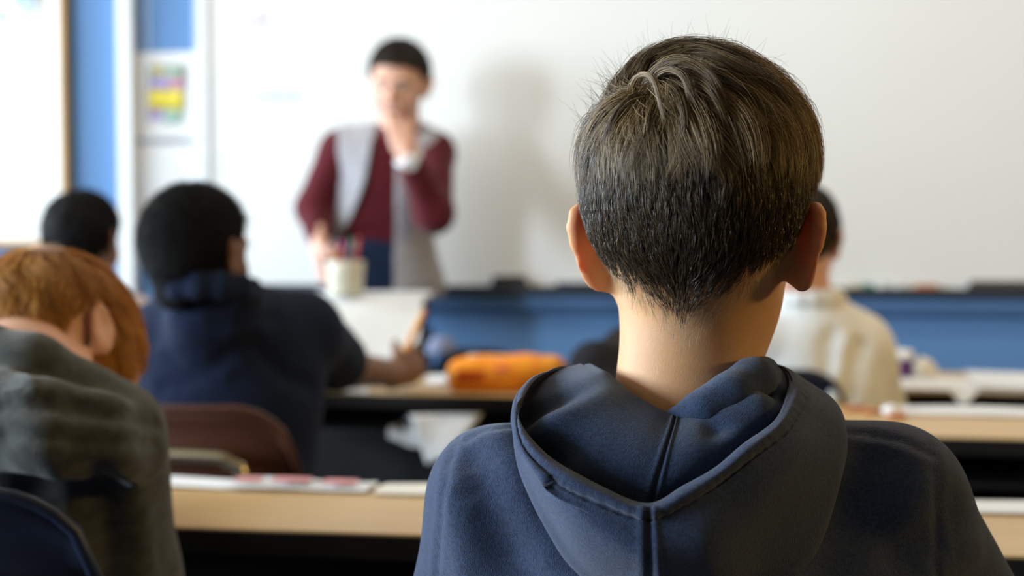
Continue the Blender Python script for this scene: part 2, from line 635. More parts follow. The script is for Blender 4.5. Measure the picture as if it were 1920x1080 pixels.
            q = np.stack([idx[tuple((g - d1 - d2).T)], idx[tuple((g - d2).T)], idx[tuple(g.T)], idx[tuple((g - d1).T)]], -1)
            q[~flip] = q[~flip][:, ::-1]
            quads.append(q)
        Q = np.vstack(quads)
        Q = Q[(Q >= 0).all(1)]
        return V, Q


def vnormals(V, F):
    n = np.cross(V[F[:, 2]] - V[F[:, 0]], V[F[:, 3]] - V[F[:, 1]])
    N = np.zeros_like(V)
    for i in range(4):
        np.add.at(N, F[:, i], n)
    return N / (np.linalg.norm(N, axis=1, keepdims=True) + 1e-12)


def relax(V, F, it=2):
    e = np.vstack([F[:, [0, 1]], F[:, [1, 2]], F[:, [2, 3]], F[:, [3, 0]]])
    for _ in range(it):
        S = np.zeros_like(V)
        C = np.zeros(len(V))
        np.add.at(S, e[:, 0], V[e[:, 1]])
        np.add.at(C, e[:, 0], 1)
        np.add.at(S, e[:, 1], V[e[:, 0]])
        np.add.at(C, e[:, 1], 1)
        V = V * .4 + .6 * S / np.maximum(C, 1)[:, None]
    return V


def polyline_dist(V, pts):
    best = np.full(len(V), 9.0)
    for a, b in zip(pts[:-1], pts[1:]):
        ab = b - a
        t = np.clip(((V - a) @ ab) / (ab @ ab + 1e-12), 0, 1)
        best = np.minimum(best, np.linalg.norm(V - a - t[:, None] * ab, axis=1))
    return best


def snap(V, pix, n=24):
    """lay a line on the surface V: nearest surface point along each sight line"""
    px, py, dp = project(V)
    out = []
    for (x, y) in catmull(np.array(pix, float), n):
        m = np.where((px - x) ** 2 + (py - y) ** 2 < 9 ** 2)[0]
        if len(m):
            out.append(V[m[np.argmin(dp[m])]])
    return np.array(out)


def crease(V, N, pix, amp, wid, n=24):
    L = snap(V, pix, n)
    if len(L) < 2:
        return V
    d = polyline_dist(V, L)
    return V + N * (amp * np.exp(-(d / wid) ** 2))[:, None]


def orient(fwd, up=(0, 0, 1)):
    y = nrm(fwd)
    x = nrm(np.cross(y, up))
    z = np.cross(x, y)
    return np.stack([x, y, z], 1)


def rotz(a):
    c, s = math.cos(a), math.sin(a)
    return np.array([[c, -s, 0], [s, c, 0], [0, 0, 1.0]])


def rotx(a):
    c, s = math.cos(a), math.sin(a)
    return np.array([[1, 0, 0], [0, c, -s], [0, s, c]])


# ------------------------------------------------------------------ heads, hands
def head_shape(f, c, R, s=1.0, ears=True, ear_out=.42, face=True, jawk=1.0, es=1.0):
    c = np.asarray(c, float)

    def L(p):
        return c + R @ (np.asarray(p, float) * s)

    def E(p, r, k=.02, op='add', rot=None):
        f.ell(L(p), np.asarray(r) * s, R if rot is None else R @ rot, k * s, op)
    E((0, -.012, .034), (.0745, .092, .078), .0)
    E((0, -.040, .004), (.065, .060, .066), .03)
    E((0, .035, -.018), (.060 * jawk, .055, .075), .03)
    E((0, .042, -.066), (.047 * jawk, .045, .040), .03)
    if face:
        E((0, .078, -.093), (.020, .016, .015), .02)
        for sx in (-1, 1):
            E((sx * .034, .062, -.030), (.022, .022, .022), .02)
            E((sx * .030, .098, .006), (.016, .012, .010), .012, 'sub')
        E((0, .078, .024), (.046, .016, .011), .02)
        f.cap(L((0, .088, .010)), L((0, .110, -.024)), .007 * s, .0115 * s, .010 * s)
        for sx in (-1, 1):
            E((sx * .012, .099, -.028), (.008, .010, .007), .006)
        E((0, .088, -.056), (.023, .011, .0055), .006)
        E((0, .087, -.066), (.019, .011, .0065), .006)
    if ears:
        for sx in (-1, 1):
            rt = rotz(sx * ear_out) @ rotx(.12)
            b = np.array((sx * .0765, -.004, -.008))
            ce = b + rt @ np.array((0, -.012, .004))
            E(ce, (.0050, .0185 * es, .0285 * es), .003, rot=rt)
            ring = [L(ce + rt @ np.array((sx * .0034, -.0170 * es * math.cos(a_ - .6), .0270 * es * math.sin(a_ - .2)))) for a_ in np.radians(11 + 31 * np.arange(7))]
            f.chain(ring, [.0046 * s] * 7, .004 * s)
            E(ce + rt @ np.array((-sx * .001, .0065, -.0240 * es)), (.0060, .0120 * es, .0130 * es), .008, rot=rt)
            E(ce + rt @ np.array((sx * .0088, .003, .002)), (.0075, .0120 * es, .0185 * es), .003, 'sub', rot=rt)
            E(b + np.array((-sx * .006, .004, 0)), (.010, .012, .022), .008)


def eyes(c, R, s, parent):
    for sx in (-1, 1):
        p = np.asarray(c) + R @ (np.array((sx * .030, .0805, .006)) * s)
        bm = bmesh.new()
        bmesh.ops.create_uvsphere(bm, u_segments=12, v_segments=8, radius=.0112 * s)
        bmesh.ops.transform(bm, matrix=Matrix.Translation(Vector(p)), verts=bm.verts)
        e = link('eye', bm_mesh('eye', bm), 'eye', parent)
        q = np.asarray(c) + R @ (np.array((sx * .030, .0895, .005)) * s)
        bm = bmesh.new()
        bmesh.ops.create_uvsphere(bm, u_segments=10, v_segments=6, radius=.0046 * s)
        bmesh.ops.transform(bm, matrix=Matrix.Translation(Vector(q)), verts=bm.verts)
        me = bm_mesh('iris', bm)
        me.materials.append(M['iris'])
        io = bpy.data.objects.new('iris', me)
        COL.objects.link(io)
        io.parent = e
        io.matrix_parent_inverse = e.matrix_parent_inverse.copy() if False else Matrix.Identity(4)
        # parent chain keeps world coordinates: e's own world matrix is identity


def hand_shape(f, wrist, d, palm, side, size=1.0, curl=(.5, .6, .4), spread=.12, thumb=None, curls=None):
    """d: wrist->knuckles, palm: direction the palm faces, side: towards the thumb"""
    d = nrm(d)
    side = nrm(side - d * np.dot(side, d))
    palm = nrm(palm - d * np.dot(palm, d) - side * np.dot(palm, side))
    R = np.stack([side, d, palm], 1)
    z = size
    f.ell(wrist + d * .045 * z, (.040 * z, .052 * z, .0155 * z), R, .012 * z)
    f.cap(wrist - d * .02 * z, wrist + d * .03 * z, .023 * z, .024 * z, .02 * z)
    lens = (.070, .078, .073, .058)
    offs = (.029, .010, -.009, -.027)
    for i in range(4):
        b = wrist + d * (.086 - abs(i - 1.2) * .004) * z + side * offs[i] * z
        dd = nrm(d + side * spread * (1.2 - i) * .5)
        seg = np.array((.46, .30, .24)) * lens[i] * z
        cc = curls[i] if curls else curl
        ang = 0
        p = b
        r = (.0088, .0082, .0074, .0064)
        for j in range(3):
            ang += cc[j]
            v = dd * math.cos(ang) + palm * math.sin(ang)
            q = p + v * seg[j]
            f.cap(p, q, r[j] * z, r[j + 1] * z, .003 * z)
            p = q
    tb = wrist + d * .025 * z + side * .030 * z
    td = thumb if thumb is not None else nrm(d * .75 + side * .6 + palm * .35)
    td = nrm(td)
    f.cap(tb, tb + td * .036 * z, .0125 * z, .0105 * z, .012 * z)
    t2 = nrm(td + palm * .25 + d * .3)
    f.cap(tb + td * .036 * z, tb + td * .036 * z + t2 * .030 * z, .0103 * z, .0078 * z, .004 * z)


AZ = [0, .55, 1.0, 1.35, 1.62, 1.9, 2.3, 2.75, math.pi]
HL_BOY = [.075, .070, .045, .000, .014, -.020, -.038, -.056, -.076]
HL_BOYCAP = [.078, .073, .048, .006, .020, -.012, -.028, -.042, -.052]


def head_local(c, R, s, Q):
    return (Q - np.asarray(c)) @ R / s


def hair_mask(q, hl):
    az = np.arctan2(np.abs(q[..., 0]), q[..., 1] + .01)
    return q[..., 2] - np.interp(az, AZ, hl)


def hair_cap(name, c, R, s, thick, hl, m, parent, res=.004, bump=.0015, bfreq=300, top_extra=0.0):
    """the closed mass of hair lying on the skull down to the hairline"""
    c = np.asarray(c, float)
    f = Field(c - .16 * s, c + .16 * s, res)

    def E(p, r, k=.02):
        f.ell(c + R @ (np.array(p) * s), np.array(r) * s + thick, R, k)
    E((0, -.012, .034), (.0745, .092, .078), 0)
    E((0, -.040, .004), (.065, .060, .066), .03)
    E((0, .030, -.010), (.060, .052, .070), .03)
    E((0, -.022, -.078), (.047, .048, .050), .03)
    if top_extra:
        E((0, -.01, .034 + top_extra), (.066, .080, .070), .03)
    X = f.coords()
    l = [sum((X[i] - c[i]) * R[i, j] for i in range(3)) / s for j in range(3)]
    az = np.arctan2(np.abs(l[0]), l[1] + .01)
    f.f = np.maximum(f.f, ((np.interp(az, AZ, hl) - l[2]) * s * .8).astype(np.float32))
    V, F = f.nets()
    V = relax(V, F, 1)
    N = vnormals(V, F)
    V = V + N * (snoise(V, bfreq, 1) * bump)[:, None]
    return link(name, mesh_np(name, V, F), m, parent), f


def strands_mesh(name, paths, r0, tint, m, parent, r1=.25):
    """paths (n,k,3) -> three-sided tapering tubes"""
    n, k, _ = paths.shape
    T = np.gradient(paths, axis=1)
    T /= np.linalg.norm(T, axis=2, keepdims=True) + 1e-9
    ref = rng.normal(size=(n, 1, 3))
    A = np.cross(T, ref)
    A /= np.linalg.norm(A, axis=2, keepdims=True) + 1e-9
    B = np.cross(T, A)
    t = np.linspace(0, 1, k)
    rr = (r0[:, None] * (1 - (1 - r1) * t[None] ** 2))[..., None]
    V = np.stack([paths + rr * (A * math.cos(a) + B * math.sin(a)) for a in (0, 2.094, 4.189)], 2).reshape(-1, 3)
    base = (np.arange(n)[:, None] * k + np.arange(k - 1)[None]).reshape(-1) * 3
    F = []
    for s in range(3):
        s2 = (s + 1) % 3
        F.append(np.stack([base + s, base + s2, base + 3 + s2, base + 3 + s], -1))
    me = mesh_np(name, V, np.vstack(F))
    at = me.attributes.new('tint', 'FLOAT', 'POINT')
    tv = np.clip(tint, 0, 1)
    if tv.ndim == 1:
        tv = np.repeat(tv[:, None], k, 1)
    at.data.foreach_set('value', np.repeat(tv.reshape(-1), 3).astype(np.float32))
    return link(name, me, m, parent)


def grow(fld, roots, flow, length, hfun, k=7, clumps=0, clump_amt=.5, jitter=.12, cj=.3, seed=1, amp=1.0):
    """strands creeping over the surface of fld"""
    g = np.random.default_rng(seed)
    n = len(roots)
    cid = None
    if clumps:
        cen = g.choice(n, clumps, replace=False)
        cid = np.empty(n, int)
        for a in range(0, n, 4000):
            d2 = ((roots[a:a + 4000, None] - roots[cen][None]) ** 2).sum(2)
            cid[a:a + 4000] = d2.argmin(1)
        ca = g.normal(0, cj, clumps)[cid]
    else:
        ca = 0
    p = roots.copy()
    out = [p.copy()]
    ang = (g.normal(0, jitter, n) + ca) * amp
    seg = length / (k - 1)
    hz = np.exp(g.normal(0, .25, n))
    for i in range(1, k):
        t = i / (k - 1)
        N = fld.grad(p)
        d = flow(p, t)
        d = d - N * (d * N).sum(1, keepdims=True)
        d /= np.linalg.norm(d, axis=1, keepdims=True) + 1e-9
        side = np.cross(N, d)
        d = d * np.cos(ang)[:, None] + side * np.sin(ang)[:, None]
        p = p + d * seg[:, None]
        sd = fld.sample(p)
        N = fld.grad(p)
        h = hfun(roots, t) * hz
        p = p + N * ((h - sd))[:, None]
        out.append(p.copy())
    path = np.stack(out, 1)
    if clumps:
        cp = path[cen][cid]
        t = np.linspace(0, 1, k)[None, :, None] ** 1.3
        off = (roots - roots[cen][cid])[:, None, :]
        tgt = cp + off * .35
        path = path * (1 - clump_amt * t) + tgt * clump_amt * t
    return path, cid


def pick_roots(V, F, n, mask, seed=1):
    g = np.random.default_rng(seed)
    a = np.linalg.norm(np.cross(V[F[:, 2]] - V[F[:, 0]], V[F[:, 3]] - V[F[:, 1]]), axis=1)
    cen = V[F].mean(1)
    a = a * mask(cen)
    i = g.choice(len(F), n, p=a / a.sum())
    u = g.random((n, 1))
    v = g.random((n, 1))
    q = V[F[i]]
    return (q[:, 0] * (1 - u) + q[:, 1] * u) * (1 - v) + (q[:, 3] * (1 - u) + q[:, 2] * u) * v


def simple_hair(name, fld, capobj, c, R, s, hl, n, length, m, parent, crown=(0, -.05, .10), lift=.002, r=.00035, k=5, clumps=120, seed=3, fwd=0.0):
    me = capobj.data
    V = np.empty(len(me.vertices) * 3, np.float32)
    me.vertices.foreach_get('co', V)
    V = V.reshape(-1, 3).astype(float)
    F = np.empty(len(me.loops), np.int32)
    me.loops.foreach_get('vertex_index', F)
    F = F.reshape(-1, 4)
    roots = pick_roots(V, F, n, lambda p: (hair_mask(head_local(c, R, s, p), hl) > .004).astype(float) + 1e-9, seed)
    cw = np.asarray(c) + R @ (np.array(crown) * s)

    def flow(p, t):
        d = p - cw
        d = d / (np.linalg.norm(d, axis=1, keepdims=True) + 1e-6)
        return d + np.array([0, 0, -.35]) + (R @ np.array([0, 1.0, 0])) * fwd
    g = np.random.default_rng(seed)
    ln = length * g.uniform(.6, 1.2, n) * np.clip(.25 + hair_mask(head_local(c, R, s, roots), hl) / .06, .25, 1)
    path, cid = grow(fld, roots, flow, ln, lambda q, t: lift * (.3 + 1.0 * t), k, clumps, .5, .2, .3, seed)
    tint = g.random(n) * .6 + (np.random.default_rng(seed + 1).random(clumps)[cid] * .4 if clumps else 0)
    return strands_mesh(name, path, np.full(n, r), tint, m, parent)


def person(name, field, m, label, group=None, it=1):
    V, F = field.nets()
    V = relax(V, F, it)
    o = link(name, mesh_np(name, V, F), m)
    tag(o, label, 'person', group)
    return o


def cloth(name, field, m, parent, folds=0.0, ffreq=30, it=1, creases=(), post=None):
    V, F = field.nets()
    V = relax(V, F, it)
    N = vnormals(V, F)
    if folds:
        V = V + N * (snoise(V, ffreq, 2) * folds)[:, None]
    for (pix, amp, wid) in creases:
        V = crease(V, N, pix, amp, wid)
    if post:
        V = post(V, N)
    return link(name, mesh_np(name, V, F), m, parent)


def seated_legs(hip, yaw_dir, parent, m='trouser', knee_z=.46, thigh=.36, w=.085):
    """trousers and shoes of somebody sitting at hip (centre), facing yaw_dir"""
    d = nrm(np.array([yaw_dir[0], yaw_dir[1], 0]))
    sd = np.array([d[1], -d[0], 0])
    f = Field(hip - np.array([.45, .45, .55]), hip + np.array([.45, .45, .16]), .010)
    f.ell(hip, (.150, .115, .095), np.stack([sd, d, UP], 1), 0)
    for sx in (-1, 1):
        h = hip + sd * sx * .075 - UP * .015
        kn = h + d * thigh + sd * sx * .025
        kn[2] = knee_z
        an = kn - d * .03
        an[2] = .09
        f.cap(h, kn, .078, .058, .03)
        f.cap(kn, an, .056, .046, .02)
    cloth('trousers', f, m, parent, .003, 22)
    for sx in (-1, 1):
        h = hip + sd * sx * .075
        kn = h + d * (thigh - .03) + sd * sx * .025
        an = kn.copy()
        g = Field(an * [1, 1, 0] - np.array([.2, .2, .02]), an * [1, 1, 0] + np.array([.2, .2, .16]), .008)
        a = an * [1, 1, 0] + UP * .045
        g.ell(a + d * .045 + UP * .0, (.042, .115, .042), np.stack([sd, d, UP], 1), 0)
        g.cap(a, a + UP * .05, .042, .042, .02)
        g.plane((0, 0, .003), (0, 0, -1))
        cloth('shoe', g, 'shoe', parent)


# ================================================================== the room
X0, X1, Y0, Y1, H = WALL_X, 3.4, -2.2, WALL_Y, 3.30


def struct(name, me, m, smooth=False):
    o = link(name, me, m, None, smooth)
    o['kind'] = 'structure'
    return o


def boxes(name, lst, bev=0.0):
    bm = bmesh.new()
    for lo, hi in lst:
        r = bmesh.ops.create_cube(bm, size=1)
        for v in r['verts']:
            for i in range(3):
                v.co[i] = (lo[i] + hi[i]) / 2 + v.co[i] * (hi[i] - lo[i])
    if bev:
        bmesh.ops.bevel(bm, geom=list(bm.edges), offset=bev, segments=2, affect='EDGES')
    me = bm_mesh(name, bm)
    me['flat'] = 1
    return me


struct('floor', boxes('floor', [((X0 - .2, Y0 - .2, -.1), (X1 + .2, Y1 + .2, 0))]), 'floor')
struct('ceiling', boxes('ceiling', [((X0 - .2, Y0 - .2, H), (X1 + .2, Y1 + .2, H + .1))]), 'ceiling')
struct('wall_front', boxes('wall_front', [((X0 - .2, Y1, 0), (X1 + .2, Y1 + .15, H))]), 'wall_blue')
struct('wall_back', boxes('wall_back', [((X0 - .2, Y0 - .15, 0), (X1 + .2, Y0, H))]), 'wall_pale')
struct('wall_right', boxes('wall_right', [((X1, Y0, 0), (X1 + .15, Y1, H))]), 'wall_pale')
pier = [((X0 - .15, Y0, 0), (X0, Y1, WIN_Z[0])), ((X0 - .15, Y0, WIN_Z[1]), (X0, Y1, H))]
e = [Y0] + [v for ab in WIN for v in ab] + [Y1]
for i in range(0, len(e), 2):
    pier.append(((X0 - .15, e[i], WIN_Z[0]), (X0, e[i + 1], WIN_Z[1])))
struct('wall_left', boxes('wall_left', pier), 'wall_pale')
for i, (a, b) in enumerate(WIN):
    t = .04
    z0, z1 = WIN_Z
    m_ = (a + b) / 2
    fr = [((X0 - .12, a, z0), (X0 - .05, a + t, z1)), ((X0 - .12, b - t, z0), (X0 - .05, b, z1)),
          ((X0 - .12, a, z0), (X0 - .05, b, z0 + t)), ((X0 - .12, a, z1 - t), (X0 - .05, b, z1)),
          ((X0 - .11, m_ - .015, z0), (X0 - .06, m_ + .015, z1))]
    wo = struct('window_%d' % (i + 1), boxes('window', fr), 'white_trim')
    child('window_sill', boxes('window_sill', [((X0 - .05, a - .03, z0 - .03), (X0 + .08, b + .03, z0))]), 'white_trim', wo, False)
struct('baseboard_front', boxes('baseboard_front', [((X0, Y1 - .015, 0), (X1, Y1, .10))]), 'black')
for (x, y) in LAMPS:
    o = empty('ceiling_lamp', (x, y, H))
    child('lamp_housing', box_mesh('lamp_housing', (1.24, .34, .05), (0, 0, -.025), .008), 'white_trim', o)
    child('lamp_diffuser', box_mesh('lamp_diffuser', (1.16, .26, .02), (0, 0, -.055), .004), 'lamp', o)
    tag(o, ['warm ceiling lamp nearest the windows', 'warm ceiling lamp in the middle of the room', 'warm ceiling lamp farthest from the windows'][LAMPS.index((x, y))],
        'ceiling lamp', 'ceiling lamps')

wl = empty('added_fill_lamp', (X1, 1.55, 1.85))  # out-of-view body made up to carry the amber fill
child('back_plate', box_mesh('back_plate', (.02, .90, .38), (-.010, 0, 0), .006), 'white_trim', wl)
child('lamp_diffuser', box_mesh('lamp_diffuser', (.06, .80, .30), (-.050, 0, 0), .012), 'lamp', wl)
tag(wl, 'added amber fill lamp on the unseen right-hand wall', 'added lamp')

# blue rounded rail under the whiteboard
zt = WP(1200, 545)[2]
zr = WP(1200, 588)[2]
prof = [(0, zt - .004), (-.030, zt - .004), (-.046, zt - .016), (-.052, zt - .034), (-.046, zt - .052), (-.030, zr + .004), (-.016, zr), (0, zr)]
xl, xr = WP(386, 560)[0], X1
G = np.array([[(x, Y1 + p[0], p[1]) for p in prof] for x in (xl, xr)])
struct('trim_1', grid_mesh('trim_1', G), 'rail_blue', True)

# white vertical trim board between the two wall boards
a = WP(220, 300, Y1 - .05)
b = WP(248, 300, Y1 - .05)
struct('trim_2', boxes('trim_2', [((a[0], Y1 - .05, 0), (b[0], Y1, H))], .006), 'white_trim')

# ---- whiteboard with frame and tray
wb = empty('whiteboard', ((xl + 2.4) / 2, Y1, zt))


def wchild(name, lo, hi, m, par=wb, bev=.003):
    o = link(name, boxes(name, [(lo, hi)], bev), m, None)
    o.parent = par
    o.matrix_parent_inverse = Matrix.Translation(-Vector(par.location))
    return o


wchild('writing_surface', (xl, Y1 - .022, zt), (2.4, Y1, 2.25), 'board')
wchild('frame_rail', (xl - .012, Y1 - .034, zt - .01), (xl + .026, Y1, 2.27), 'alu')
wchild('frame_rail', (xl - .012, Y1 - .034, 2.235), (2.41, Y1, 2.27), 'alu')
wchild('frame_rail', (2.385, Y1 - .034, zt - .01), (2.41, Y1, 2.27), 'alu')
wchild('marker_tray', (xl + .02, Y1 - .085, zt - .006), (2.40, Y1, zt + .010), 'tray')
wchild('tray_lip', (xl + .02, Y1 - .089, zt - .010), (2.40, Y1 - .082, zt + .018), 'tray')
tag(wb, 'wide whiteboard behind the standing teacher with a dark marker tray', 'whiteboard')

# ---- chart paper with faint marker lines, at the left end of the whiteboard
YB = Y1 - .022


def sheet(name, px0, py0, px1, py1, y, m, th=.0015, curl=.004):
    A, B = WP(px0, py0, y), WP(px1, py1, y)
    u = np.linspace(0, 1, 9)
    G = np.array([[(A[0] + (B[0] - A[0]) * s, y - th * .6 - curl * .2 * (math.sin(3 * s) ** 2) * t, A[2] + (B[2] - A[2]) * t) for s in u] for t in u])
    me = slab_mesh(name, G, th)
    me['flat'] = 1
    return me, A, B


me, A, B = sheet('chart_paper', 436, -60, 584, 208, YB - .0006, 'paper', .0007, .0)
chart = empty('chart_paper', ((A[0] + B[0]) / 2, YB, B[2]))


def under(par, name, me, m, smooth=True):
    o = link(name, me, m, None, smooth)
    o.parent = par
    o.matrix_parent_inverse = parent_inv(par)
    return o


under(chart, 'sheet', me, 'paper_bright')
g2 = random.Random(3)


def scribble(px0, px1, py, h, m, par, y, n=1, rad=.004):
    for r_ in range(n):
        pts = []
        x = px0
        yy = py + r_ * h * 1.5
        while x < px1:
            pts.append(WP(x, yy + g2.uniform(-h, h) / 2, y))
            x += g2.uniform(3, 6)
        me = tube_mesh('marker_line', pts, rad, 4)
        under(par, 'marker_line', me, m)


YC = YB - .0012
scribble(498, 545, 4, 9, 'ink_grey', chart, YC)
scribble(462, 506, 24, 8, 'ink_pink', chart, YC, 3, .006)
scribble(500, 570, 50, 7, 'ink_grey', chart, YC)
scribble(458, 572, 82, 7, 'ink_grey', chart, YC)
scribble(455, 578, 113, 7, 'ink_grey', chart, YC)
scribble(472, 566, 181, 10, 'ink_blue', chart, YC, 1, .006)
tag(chart, 'large white chart paper with faint marker lines taped on the whiteboard', 'paper')

# ---- poster with a colourful picture, and the plain sheet under it
me, A, B = sheet('poster', 253, 99, 374, 262, Y1 - .004, 'paper')
po = empty('poster', ((A[0] + B[0]) / 2, Y1, B[2]))
under(po, 'sheet', me, 'paper')
yy = Y1 - .012


def patch(px0, py0, px1, py1, m, par, y, name='printed_patch', wob=5):
    n = 16
    top = [WP(px0 + (px1 - px0) * i / n, py0 + g2.uniform(-wob, wob), y) for i in range(n + 1)]
    bot = [WP(px0 + (px1 - px0) * i / n, py1 + g2.uniform(-wob, wob), y) for i in range(n + 1)]
    G = np.array([top, bot]).transpose(1, 0, 2)
    under(par, name, slab_mesh(name, G, .001), m)


patch(276, 121, 346, 152, 'art_grey', po, yy)
patch(290, 124, 306, 140, 'art_gold', po, yy - .001)
patch(318, 128, 334, 146, 'art_green', po, yy - .001)
patch(278, 150, 346, 166, 'art_violet', po, yy - .0005)
patch(316, 150, 344, 163, 'art_pink', po, yy - .0015)
patch(275, 167, 344, 206, 'art_yellow', po, yy, wob=3)
patch(275, 206, 312, 224, 'art_violet', po, yy, wob=3)
patch(308, 208, 340, 230, 'art_green', po, yy - .0005, wob=4)
patch(256, 259, 372, 268, 'print_grey', po, Y1 - .008, 'caption_strip', 1)
tag(po, 'poster with a yellow and violet picture pinned on the blue wall', 'poster')
me, A, B = sheet('wall_sheet', 252, 270, 374, 432, Y1 - .004, 'paper')
ws = link('wall_sheet', me, 'paper')
tag(ws, 'plain white sheet pinned on the blue wall below the colourful poster', 'paper')
# two thin tubes imitating the shadow edges that cross the poster strip
for px, lab in ((276, 'thin pale line imitating a shadow edge over the left side of the poster'), (363, 'thin pale line imitating a shadow edge over the right side of the poster')):
    p0 = WP(px, -120, Y1 - .02)
    p1 = WP(px, 420, Y1 - .02)
    o = link('shadow_edge_line', tube_mesh('shadow_edge_line', [p0, (p0 + p1) / 2 + np.array([.003, 0, 0]), p1], .0022, 6, 12), 'alu')
    tag(o, lab, 'cord', 'shadow lines by the poster')

# ---- white notice board in an oak frame at the far left
nb0, nb1 = WP(-120, -160), WP(136, 452)
nb = empty('notice_board', ((nb0[0] + nb1[0]) / 2, Y1, nb1[2]))
o_ = wchild('white_panel', (nb0[0], Y1 - .018, nb1[2]), (nb1[0], Y1, nb0[2]), 'board', nb)
fw_ = .022
wchild('oak_frame_side', (nb1[0] - fw_, Y1 - .040, nb1[2] - fw_), (nb1[0], Y1, nb0[2]), 'oak', nb)
wchild('oak_frame_side', (nb0[0], Y1 - .040, nb1[2] - fw_), (nb0[0] + fw_, Y1, nb0[2]), 'oak', nb)
wchild('oak_frame_rail', (nb0[0], Y1 - .042, nb1[2] - fw_), (nb1[0], Y1, nb1[2]), 'oak', nb)
wchild('oak_frame_rail', (nb0[0], Y1 - .042, nb0[2] - fw_), (nb1[0], Y1, nb0[2]), 'oak', nb)
tag(nb, 'white notice board in an oak frame left of the blue wall', 'notice board')
me, A, B = sheet('drawing_sheet', -30, -40, 84, 60, Y1 - .021, 'paper')
dr = link('drawing_sheet', me, 'paper')
tag(dr, 'white sheet with a pale blue drawing at the top of the notice board', 'drawing')
patch(24, -30, 66, 14, 'pale_blue_print', dr, Y1 - .030, 'blue_drawing', 5)
patch(36, 20, 66, 26, 'pale_blue_print', dr, Y1 - .030, 'blue_drawing', 3)
patch(33, 37, 43, 44, 'art_violet', dr, Y1 - .030, 'blue_drawing', 2)
patch(-6, 22, 4, 40, 'art_grey', dr, Y1 - .030, 'blue_drawing', 2)


# ---- things on the marker tray
def on_tray(px0, px1, py_top, name, label, m1, m2):
    A, B = WP(px0, 540, Y1 - .05), WP(px1, 540, Y1 - .05)
    zt2 = zt + .010
    h = WP(px0, py_top, Y1 - .05)[2] - zt2
    o = empty(name, ((A[0] + B[0]) / 2, Y1 - .050, zt2))
    wdt = B[0] - A[0]
    child('felt_pad', box_mesh('felt_pad', (wdt, .048, h * .55), (0, 0, h * .275), .004), m1, o)
    child('grip', box_mesh('grip', (wdt * .92, .044, h * .5), (0, 0, h * .76), .008), m2, o)
    tag(o, label, 'eraser', 'board erasers')


on_tray(922, 988, 517, 'board_eraser', 'dark board eraser on the tray right of the teacher', 'eraser', 'eraser')
on_tray(1815, 1935, 526, 'board_eraser', 'long dark brown board eraser at the right end of the tray', 'eraser', 'eraser_top')
for px, L_, m, lab in ((1600, .12, 'marker_g', 'green board marker lying on the tray above the white shirt'),
                       (1664, .10, 'ink_grey', 'pale grey board marker lying in the middle of the right tray'),
                       (1737, .07, 'marker_o', 'orange board marker lying on the tray left of the long eraser'),
                       (1080, .13, 'jeans', 'dark blue board marker lying on the tray left of the big head')):
    c = WP(px, 540, Y1 - .055)
    o = empty('board_marker', (c[0], Y1 - .055, zt + .010), rnd.uniform(-.08, .08))
    child('barrel', tube_mesh('barrel', [(-L_ / 2, 0, .010), (L_ / 2 - .03, 0, .010)], .0095, 10), m if px == 1737 else 'cream' if px == 1600 else m, o)
    child('cap', tube_mesh('cap', [(L_ / 2 - .03, 0, .010), (L_ / 2, 0, .010)], .0102, 10), m, o)
    tag(o, lab, 'marker', 'markers on the board tray')


# ================================================================== furniture
DZ = .72


def desk(x0, x1, y0, y1, label):
    o = empty('school_desk', ((x0 + x1) / 2, (y0 + y1) / 2, 0))
    W, D = x1 - x0, y1 - y0
    child('table_top', box_mesh('table_top', (W - .006, D - .006, .020), (0, 0, DZ - .010), .002), 'desk_top', o)
    bm = bmesh.new()
    for lo, hi in (((-W / 2, -D / 2, DZ - .030), (W / 2, -D / 2 + .006, DZ - .003)), ((-W / 2, D / 2 - .006, DZ - .030), (W / 2, D / 2, DZ - .003)),
                   ((-W / 2, -D / 2, DZ - .030), (-W / 2 + .006, D / 2, DZ - .003)), ((W / 2 - .006, -D / 2, DZ - .030), (W / 2, D / 2, DZ - .003))):
        r = bmesh.ops.create_cube(bm, size=1)
        for v in r['verts']:
            for i in range(3):
                v.co[i] = (lo[i] + hi[i]) / 2 + v.co[i] * (hi[i] - lo[i])
    child('edge_band', bm_mesh('edge_band', bm), 'black_edge', o, False)
    zb = DZ - .088
    for s in (-1, 1):
        child('shelf_side', box_mesh('shelf_side', (.012, D - .06, .065), (s * (W / 2 - .05), .01, DZ - .060), .002), 'black', o)
    child('shelf_bottom', box_mesh('shelf_bottom', (W - .1, D - .06, .010), (0, .01, zb), .002), 'black', o)
    child('modesty_panel', box_mesh('modesty_panel', (W - .1, .012, .46), (0, D / 2 - .03, DZ - .26), .002), 'black', o)
    for sx in (-1, 1):
        for sy in (-1, 1):
            child('leg', tube_mesh('leg', [(sx * (W / 2 - .035), sy * (D / 2 - .04), 0.0), (sx * (W / 2 - .035), sy * (D / 2 - .04), DZ - .02)], .014, 10), 'black', o)
        child('foot_bar', box_mesh('foot_bar', (.03, D - .02, .02), (sx * (W / 2 - .035), 0, .011), .004), 'black', o)
    tag(o, label, 'desk', 'wooden two-seat desks with black undersides')
    return o


desk(-1.42, -.075, 1.543, 1.838, 'tan desk in the nearest row, beside the red-haired child')
desk(-.065, 1.28, 1.543, 1.838, 'tan desk in the nearest row, in front of the navy-hooded child')
desk(-1.08, -.12, 2.835, 3.215, 'tan desk with the orange pencil case on it')
desk(.02, 1.32, 2.40, 2.775, 'tan desk on the right between the navy-hooded child and the white shirt')
desk(.06, 1.36, 3.04, 3.46, 'paper-strewn desk on the right against the blue wall')


